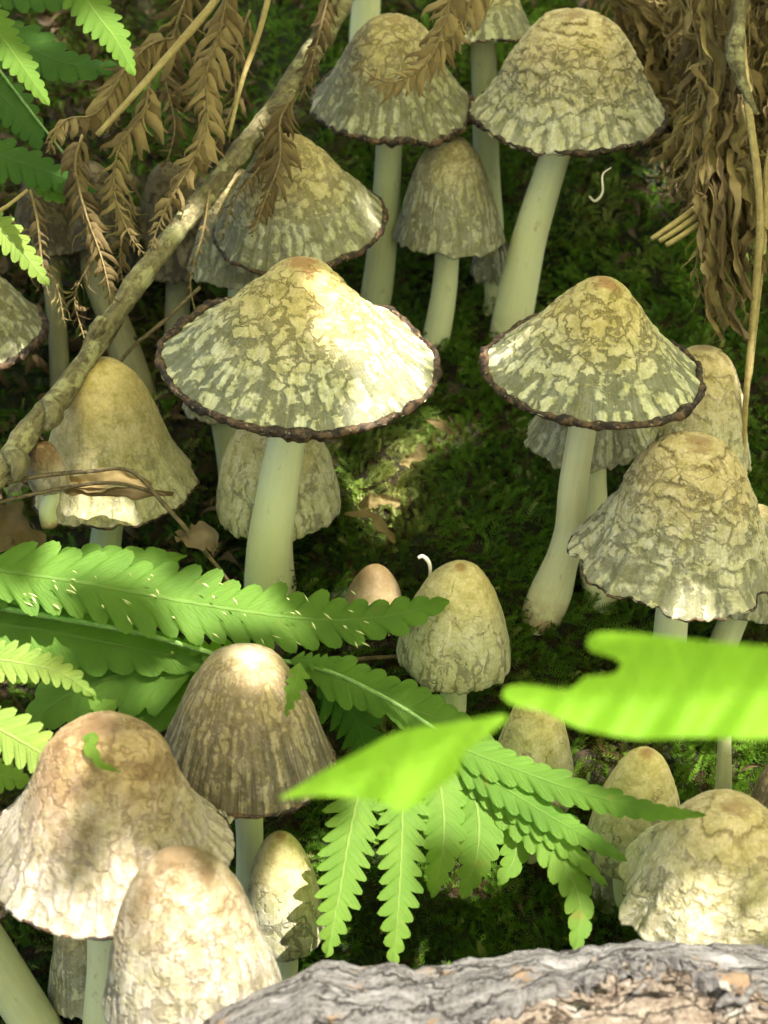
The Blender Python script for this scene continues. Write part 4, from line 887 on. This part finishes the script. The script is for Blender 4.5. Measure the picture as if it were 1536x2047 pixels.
# the thick curtain of dead bracken at the upper right
cur = [
 ("leftmost drooping strand of the dead bracken curtain at the upper right", [(1230, -40, 28.4), (1260, 60, 28.4), (1300, 150, 28.3), (1345, 230, 28.2), (1380, 330, 28.1)], .75, DRY),
 ("pale dead bracken strand crossing the top of the curtain", [(1190, -40, 28.0), (1290, 20, 28.0), (1370, 60, 27.9), (1450, 130, 27.9)], .70, DRY),
 ("inner strand of the dead bracken curtain behind the pale stalk", [(1380, -60, 28.4), (1400, 80, 28.4), (1410, 220, 28.2), (1420, 360, 28.1), (1430, 470, 28.0)], .80, DRYD),
 ("long ragged strand forming the middle of the dead bracken curtain", [(1330, -60, 28.2), (1350, 80, 28.1), (1380, 200, 28.0), (1420, 330, 27.8), (1450, 470, 27.7), (1470, 580, 27.7)], .85, DRY),
 ("dead bracken strand with a curled lower tip over the dark moss", [(1400, -40, 27.6), (1420, 120, 27.6), (1410, 300, 27.6), (1420, 440, 27.5), (1430, 540, 27.5), (1455, 645, 27.5)], .62, DRY),
 ("right hand strand of the dead bracken curtain beside the green-yellow stalk", [(1460, -60, 27.8), (1470, 90, 27.8), (1465, 250, 27.8), (1480, 400, 27.7), (1500, 520, 27.7)], .70, DRY),
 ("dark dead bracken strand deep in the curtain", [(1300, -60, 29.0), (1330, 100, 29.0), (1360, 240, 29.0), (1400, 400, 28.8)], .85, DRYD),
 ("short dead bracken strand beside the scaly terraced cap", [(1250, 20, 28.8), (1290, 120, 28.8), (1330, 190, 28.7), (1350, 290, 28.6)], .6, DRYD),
 ("dead bracken spray at the top right corner", [(1560, -40, 28.6), (1520, 60, 28.6), (1500, 160, 28.6), (1520, 260, 28.5)], .7, DRYD),
 ("dead bracken scraps hanging right of the straw stalk", [(1545, 100, 28.2), (1530, 240, 28.2), (1520, 360, 28.2), (1535, 460, 28.2)], .5, DRY),
]
def ribbon(root, pts, wpx, seed, mat):
    W = np.array([P(*q) for q in pts]); n = 70; mid = crom(W, n); t = np.linspace(0, 1, n)
    mid = mid + .22 * np.stack([fbm(v3(t * 9, k, seed), seed, 3) for k in range(3)], -1)
    T, S, N = frames(mid, (0, -.9, .3)); R = wpx / 2 * np.mean([q[2] for q in pts]) / FPX
    tw = 4.5 * fbm(v3(t * 3, 5, seed), seed + 3, 2); S2 = S * np.cos(tw)[:, None] + N * np.sin(tw)[:, None]; N2 = -S * np.sin(tw)[:, None] + N * np.cos(tw)[:, None]
    w_ = R * (np.sin(math.pi * (.04 + .92 * t)) ** .5) * (1 + .7 * fbm(v3(t * 16, 0, seed), seed + 1, 3)); out = []
    for s in np.linspace(-1, 1, 9):
        e = 1 + .5 * vn(v3(t * 30, s, seed), seed + 7) * abs(s)
        out.append(mid + S2 * (w_ * s * e)[:, None] + N2 * (R * (.8 * abs(s) + 1.5 * fbm(v3(t * 22, s * 3.0, seed), seed + 2, 4)))[:, None])
    V = np.stack(out, 0).reshape(-1, 3)
    mk('crumpled_blade', V, gridf(9, n), mat, root, {'c': np.repeat(np.linspace(0, 1, 9)[:, None], n, 0).reshape(-1, 1) * np.ones(3)})
for i, (lab, pts, ll, ms) in enumerate(cur):
    pts = [(a, b, c + (3.4 if pts[0][0] < 1355 and a < 1400 else 0)) for a, b, c in pts]
    rt = dry_frond(lab, pts, ll * 1.1, .22, fwd=1.1, drop=.8, jit=.6, seed=20 + i, ms=FIB + ms + ms[:4], prof='x', rw=.04, group='dead bracken curtain')
    for q in range(5):
        k0 = [0, 1, 0, 1, 0][q]; dx = [-22, 18, 4, -10, 28][q]; pp = [(a + dx + 10 * math.sin(i * 3 + b * .03), b + 6 * q, c - .12 * q) for a, b, c in pts][k0:]
        ribbon(rt, pp, [20, 15, 26, 12, 17][q] + 4 * (i % 3), 300 + i * 5 + q, [M_FIBR, M_DRY, M_DRYD][(i + q) % 3])
    for q in range(2):
        off = [(-26, 8), (24, -14)][q]
        dry_frond(lab, [(a + off[0] + 14 * math.sin(b * .02 + q), b + off[1], c + .25 * q - .1) for a, b, c in pts], ll * 1.15, .34, fwd=1.1, drop=1.0, jit=.6, seed=60 + i * 2 + q, ms=FIB + ms[:2], prof='x', rw=.02, rootn=rt)

# ------------------------------------------------------------------ stick, stalks, twigs
def twig(name, label, pts, rad, mat, cat, group=None, k=8, rough=.15, rs=3, n=30, kids=()):
    W = np.array([P(*q) for q in pts]); root = empty(name, W[0], label, cat, group)
    tube('shaft', W, rad, mat, root, k=k, rough=rough, rs=rs, seed=len(label), n=n)
    for (nm, p2, r2) in kids: tube(nm, np.array([P(*q) for q in p2]), r2, mat, root, k=8, rough=.25, rs=4, seed=3, n=12)
    return root
stickpts = [(735, -90, 29.9), (690, -5, 29.8), (632, 95, 29.6), (560, 200, 29.2), (470, 320, 28.6), (372, 440, 28.0), (290, 545, 27.5), (215, 650, 27.0), (140, 765, 26.5), (70, 850, 26.0), (10, 930, 25.6), (-60, 1010, 25.2)]
st = twig('fallen_stick', "long lichen covered stick running diagonally across the upper left", stickpts, [.215, .205, .21, .19, .20, .205, .18, .20, .19, .215, .21, .22], M_BARK, 'stick', k=20, rough=.42, rs=2.6, n=150,
     kids=[('stub', [(640, 60, 29.6), (655, 20, 29.2), (690, -20, 29.0)], [.16, .12, .04]), ('knot', [(585, 185, 29.2), (560, 215, 28.95), (535, 222, 28.9)], [.12, .17, .06]),
           ('knot', [(205, 640, 26.9), (190, 665, 26.75), (180, 680, 26.8)], [.12, .16, .05]), ('knot', [(95, 800, 26.1), (110, 830, 25.95), (90, 860, 25.9)], [.14, .18, .06]), ('knot', [(20, 905, 25.6), (40, 930, 25.4), (30, 960, 25.4)], [.16, .2, .08])])
twig('straw_stalk', "thick straw coloured fern stalk slanting down from the top left", [(470, -60, 27.4), (420, 15, 27.3), (330, 120, 27.2), (250, 210, 27.0), (195, 270, 26.9)], [.075, .07, .05], M_STRAW, 'stalk')
twig('straw_stalk', "thin upright straw stalk ending against the diagonal stick", [(550, -60, 28.4), (520, 60, 28.3), (485, 160, 28.2), (458, 272, 28.1)], [.06, .05, .035], M_STRAW, 'stalk')
twig('straw_stalk', "short straw stalk at the left edge under the shaded fern", [(-40, 440, 26.6), (10, 415, 26.6), (55, 380, 26.7)], [.04, .035, .03], M_STRAW, 'stalk')
twig('straw_stalk', "long upright straw stalk down the right edge of the photo", [(1470, -60, 27.2), (1495, 200, 27.0), (1520, 420, 27.0), (1505, 640, 27.3), (1490, 820, 27.8), (1484, 990, 28.2)], [.075, .07, .07, .055, .045], M_STRAW, 'stalk')
twig('straw_stalk', "second straw stalk leaning at the right edge beside the long one", [(1570, 180, 27.4), (1535, 330, 27.3), (1528, 480, 27.3), (1512, 640, 27.5), (1500, 760, 27.8)], [.06, .06, .045, .03], M_STRAW, 'stalk')
twig('pale_bark_strip', "knobbly pale lichen stalk at the top of the dead bracken", [(1480, -60, 26.9), (1478, 20, 26.9), (1470, 90, 26.9), (1480, 150, 26.9), (1510, 230, 27)], [.13, .12, .15, .11, .04], M_BARK, 'stalk', k=14, rough=.5, n=50)
for lab, a, b in [("upper of the three broken straws beside the dead bracken", (1302, 478), (1400, 408)), ("middle of the three broken straws beside the dead bracken", (1318, 482), (1412, 418)), ("lowest of the three broken straws beside the dead bracken", (1332, 490), (1420, 432))]:
    twig('broken_straw', lab, [(*a, 27.3), ((a[0] + b[0]) / 2, (a[1] + b[1]) / 2 + 2, 27.4), (*b, 27.6)], [.045, .055, .05], M_STRAW, 'straw', group='broken straws beside the dead bracken', n=10)
twig('dry_grass_stem', "dry grass stem bent over the golden tan mushroom and down to the fern", [(-60, 985, 25.6), (60, 955, 25.5), (180, 942, 25.4), (262, 942, 25.3), (330, 1010, 25.4), (400, 1090, 25.5), (462, 1168, 25.7)], [.035, .04, .035, .045, .03], M_TWIG, 'grass stem', n=60)
twig('dry_grass_stem', "lower dry stem lying parallel across the skirt of the golden tan mushroom", [(-60, 1020, 25.6), (80, 985, 25.5), (220, 965, 25.4), (330, 990, 25.5)], [.03, .035, .03], M_TWIG, 'grass stem')
twig('dark_twig', "thin dark twig running from behind the stick to the golden tan mushroom", [(400, 575, 27.9), (330, 640, 27.6), (270, 690, 27.4), (230, 735, 27.3)], [.035, .035, .03], M_TWIG, 'twig')
twig('dark_twig', "dark twig lying on the moss behind the fern frond", [(640, 1330, 26.6), (720, 1318, 26.8), (800, 1312, 27.1)], [.06, .05, .035], M_TWIG, 'twig')
twig('curled_tendril', "white curled tendril hooked over the moss below the terraced cap", [(1222, 335, 29), (1205, 350, 29), (1205, 385, 28.9), (1190, 402, 28.9), (1178, 392, 28.9)], [.012, .018, .022, .028, .02], stick_mat('pale_tendril', (.6, .55, .4), (.75, .7, .55)), 'tendril', rough=.05)
twig('curled_tendril', "pale curled tendril standing beside the small cream egg mushroom", [(850, 1180, 26.4), (860, 1150, 26.3), (858, 1125, 26.3), (845, 1112, 26.3), (836, 1116, 26.3)], [.03, .028, .03, .04, .03], bpy.data.materials['pale_tendril'], 'tendril', rough=.05)
# crumpled brown leaves lying across the golden tan mushroom
def scrap(label, pts, wpx, seed, mat=None, curl=.6, cat='dead leaf', name='dead_leaf'):
    W = np.array([P(*q) for q in pts]); n = 28; mid = crom(W, n); T, S, N = frames(mid, (0, -.7, .7)); t = np.linspace(0, 1, n)
    R = wpx / 2 * np.mean([q[2] for q in pts]) / FPX; w_ = R * np.sin(math.pi * (.05 + .9 * t)) ** .7 * (1 + .5 * vn(v3(t * 9, 0, seed), seed)); out = []
    for s in np.linspace(-1, 1, 9):
        out.append(mid + S * (w_ * s * (1 + .25 * vn(v3(t * 14, s * 2, seed), seed + 1)))[:, None] + N * (R * (curl * s * s + .45 * fbm(v3(t * 7, s * 2.5, seed), seed + 2, 3)))[:, None])
    V = np.stack(out, 0).reshape(-1, 3)
    o = mk(name, V, gridf(9, n), mat or M_DRY, None, {'c': np.full((len(V), 3), .5)}, origin=W[0])
    return tag(o, label, cat)
scrap("crumpled reddish brown leaf strip lying on the hem of the golden tan mushroom", [(140, 960, 26.4), (190, 970, 26.0), (240, 955, 25.9), (300, 975, 26.1)], 34, 5)
scrap("narrow brown leaf scrap above the grey hem of the golden tan mushroom", [(130, 985, 26.3), (200, 985, 25.9), (280, 985, 25.9), (345, 990, 26.3)], 22, 8, M_DRYD)
scrap("curled brown leaf lying at the left edge beside the golden tan mushroom", [(-40, 1010, 26.5), (20, 1040, 26.4), (60, 1080, 26.3), (75, 1120, 26.4)], 60, 11, M_DRYD)
scrap("dark reddish leaf scrap at the left edge under the dry stems", [(-40, 1070, 26.6), (10, 1080, 26.6), (50, 1110, 26.6)], 46, 14)
scrap("brown curled husk in the moss just right of the broad sunlit cap", [(690, 1028, 28.7), (740, 1030, 28.6), (770, 1060, 28.6), (790, 1085, 28.6)], 18, 17)
scrap("pale dry leaf bit added to brighten the sunlit moss under the broadest cap", [(720, 1012, 28.9), (755, 1000, 28.9), (800, 1008, 28.9)], 30, 37, M_FIBR)  # pale scrap added so the sunlit moss looks brighter
scrap("straw coloured flake added to brighten the sunlit moss patch", [(800, 930, 29.3), (835, 912, 29.3), (850, 890, 29.4)], 26, 39, M_FIBR)  # another pale scrap added to lighten the sun patch
scrap("dead leaf bit in the moss below the broad sunlit cap", [(850, 840, 29.2), (880, 850, 29.2), (910, 870, 29.2)], 16, 19)
scrap("withered seed head hanging on the bent grass stem", [(360, 1075, 25.3), (385, 1080, 25.2), (415, 1075, 25.2), (430, 1100, 25.3)], 36, 23, M_TWIG, 1.2, 'seed head', 'seed_head')
scrap("crumbly white fungus crumb beside the rim of the fibrous mushroom", [(440, 1632, 21.9), (455, 1640, 21.8), (468, 1636, 21.8)], 26, 29, bpy.data.materials['pale_tendril'], 1.5, 'crumb', 'fungus_crumb')
# pale flecks scattered on the fern leaf
def flecks():
    N = 46; px = rng.uniform(-10, 760, N); c = np.interp(px, [-80, 150, 400, 620, 780], [1130, 1163, 1208, 1238, 1232]); py = c + rng.uniform(-52, 62, N)
    V = []; fs = []
    for i in range(N):
        d = 24.2 + (px[i]) / 900 * .45 + rng.uniform(-.05, .1); B = P(px[i], py[i], d - .12); a = rng.uniform(.2, 1.2) ; D = RT * math.cos(a) - UPC * math.sin(a); S = RT * math.sin(a) + UPC * math.cos(a)
        l = rng.uniform(.03, .10); w_ = rng.uniform(.01, .022); q = [B - D * l, B - S * w_ - F * .01, B + D * l, B + S * w_ - F * .01, B - F * .03]
        k = len(V); V += q; fs += [[k, k + 1, k + 4], [k + 1, k + 2, k + 4], [k + 2, k + 3, k + 4], [k + 3, k, k + 4]]
    g = G('straw_fleck'); m = g.done(g.bsdf((.55, .58, .25, 1), .6))
    tag(mk('straw_flecks', np.array(V), np.array(fs), m, None, origin=V[0], smooth=False), 'tiny pale straw flecks scattered on the long fern leaf', 'flecks', kind='stuff')
flecks()
# ------------------------------------------------------------------ the weathered log along the bottom
def log_mats():
    g = G('weathered_bark'); o = g.attr('cy', True)
    n = g.noise(g.vmul(o, (.5, 1.4, 1.4)), 2.0, 6, .7); f = g.noise(g.vmul(o, (2.2, 10, 10)), 1, 6, .72); sp = g.noise(o, 18, 4, .8); cr = g.vedge(g.vadd(g.vmul(o, (.5, 1.6, 1.6)), g.vmul(g.noise(o, 3, 4, col=True), (.6, .6, .6))), 1.3)
    c = g.mix(g.step(g.math('ADD', g.math('MULTIPLY', f, .5), g.math('MULTIPLY', sp, .5)), .38, .60), (.06, .052, .047), (.28, .26, .25))
    c = g.mix(g.step(n, .5, .68), c, (.38, .36, .35)); c = g.mix(g.step(g.noise(o, 1.1, 5, .7), .58, .66), c, (.30, .20, .12)); c = g.mix(g.step(cr, .035, .0), c, (.03, .022, .017))
    a = g.done(g.bsdf(c, .85, g.math('ADD', g.math('ADD', f, sp), g.step(cr, 0, .06)), .09, 1))
    g = G('rotten_wood'); o = g.attr('cy', True)
    f = g.noise(g.vmul(o, (1.2, 7, 7)), 1, 6, .7); n = g.noise(o, 1.6, 6, .7); sp = g.noise(o, 12, 5, .75)
    c = g.mix(g.step(g.math('ADD', g.math('MULTIPLY', f, .5), g.math('MULTIPLY', sp, .5)), .38, .6), (.17, .11, .07), (.48, .39, .31)); c = g.mix(g.step(n, .56, .64), c, (.58, .53, .46)); c = g.mix(g.step(n, .40, .34), c, (.07, .04, .025)); ck = g.vedge(g.vadd(g.vmul(o, (.7, 2.2, 2.2)), g.vmul(g.noise(o, 4, 4, col=True), (.7, .7, .7))), 1.6); c = g.mix(g.step(ck, .05, .0), c, (.06, .035, .02))
    b = g.done(g.bsdf(c, .85, g.math('ADD', f, g.math('ADD', n, g.math('ADD', sp, g.step(ck, 0, .08)))), .16, 1))
    return a, b
MB_, MW_ = log_mats()
def build_log():
    xs = np.linspace(392, 1900, 420)
    ytop = np.interp(xs, [392, 410, 450, 520, 560, 640, 720, 830, 960, 1070, 1130, 1200, 1330, 1540, 1900], [2060, 2030, 2005, 1978, 1965, 1922, 1930, 1932, 1918, 1902, 1902, 1888, 1884, 1892, 1905])
    ytop = ytop + 42 + 10 * fbm(v3(xs / 60, 0, 0), 77, 3)
    dpt = 19.4
    base = P(1100, 2080, dpt)
    root = empty('fallen_log', base, "weathered grey log with flaking bark and pale rotten wood along the bottom edge", 'log')
    yc = 2275
    ctr = np.array([P(x, yc, dpt + (x - 1100) * .0004) for x in xs])
    R = (yc - ytop) * dpt / FPX
    X = ctr[:, 0]
    def surf(angs, off, seed, am, crack=True):
        A, XX = np.meshgrid(angs, X, indexing='ij'); RR = np.broadcast_to(R, A.shape)
        q = v3(XX, np.sin(A) * 2, np.cos(A) * 2)
        r = RR + off + am * (fbm(q * np.array([.5, 1.5, 1.5]), seed, 5)) + am * .5 * fbm(q * np.array([1.5, 6, 6]), seed + 3, 4)
        yy = ctr[:, 1][None] + np.sin(A) * r; zz = ctr[:, 2][None] + np.cos(A) * r
        return v3(XX, yy, zz), q
    # angle 0 = up, positive = away from the camera, negative = towards it
    aw = np.radians(np.linspace(200, -160, 150)); V, q = surf(aw, -.06, 5, .13)
    # the left end closes
    mk('rotten_wood', V.reshape(-1, 3), gridf(len(aw), len(xs)), MW_, root, {'cy': q.reshape(-1, 3)})
    n = 110; u = np.linspace(0, 1, n)
    lim = np.interp(xs, [392, 560, 700, 850, 980, 1080, 1180, 1300, 1420, 1540, 1900], [-12, -8, -6, -4, 4, 16, 22, 26, 12, 8, 6])
    lim = lim + 7 * fbm(v3(X * 1.2, 0, 0), 33, 4) + 4 * fbm(v3(X * 6, 0, 0), 34, 3) + 2 * vn(v3(X * 14, 0, 0), 35)
    a0 = 130.0
    A = np.radians(a0 + (lim[None] - a0) * u[:, None])
    q = v3(np.broadcast_to(X, A.shape), np.sin(A) * 2, np.cos(A) * 2)
    q = q * np.where(u > .995, .9, 1.0)[:, None, None]
    edge = sm(.93, 1, u)[:, None]
    r = R[None] + .16 + .09 * fbm(q * np.array([.5, 1.5, 1.5]), 8, 5) + .11 * fbm(q * np.array([1.8, 6, 6]), 9, 5) + .06 * np.abs(fbm(q * np.array([.8, 4, 4]), 19, 3)) + .05 * edge * fbm(q * 5, 14, 3)
    r = r - .26 * (u[:, None] > .995)
    V = v3(np.broadcast_to(X, A.shape), ctr[:, 1][None] + np.sin(A) * r, ctr[:, 2][None] + np.cos(A) * r)
    mk('bark', V.reshape(-1, 3), gridf(n, len(xs)), MB_, root, {'cy': q.reshape(-1, 3)})
    # loose pale splinters and flakes standing on the break
    r_ = np.random.default_rng(3)
    for i in range(18):
        k = int(r_.uniform(0, 1) ** .8 * 260) + 100; l = lim[k] + r_.uniform(-14, 3); a = math.radians(l); c = ctr[k] + np.array([0, math.sin(a), math.cos(a)]) * (R[k] + r_.uniform(.02, .16))
        L = r_.uniform(.1, .4); Wd = r_.uniform(.03, .10); D = nrm([1, r_.normal(0, .35), r_.normal(0, .2)]); N_ = nrm([r_.normal(0, .3), math.sin(a), math.cos(a)]); S_ = nrm(np.cross(N_, D)); m = 9; t = np.linspace(-1, 1, m); rows = []
        for s, h in ((-1, 0), (-.5, .05), (.3, .06), (1, 0), (.3, -.05), (-.5, -.04)):
            rows.append(c + D * (t * L)[:, None] + S_ * (s * Wd * (1 - np.abs(t) ** 2.5 * .8) * (1 + .4 * vn(v3(t * 4, s, i), i)))[:, None] + N_ * (h * r_.uniform(.6, 1.4) + .07 * vn(v3(t * 3, 0, i), i + 5))[:, None])
        V = np.stack(rows, 0).reshape(-1, 3)
        mk('splinter', V, gridf(6, m, wrap_u=True), MW_ if i % 3 else MB_, root, {'cy': V * 1.0})
build_log()
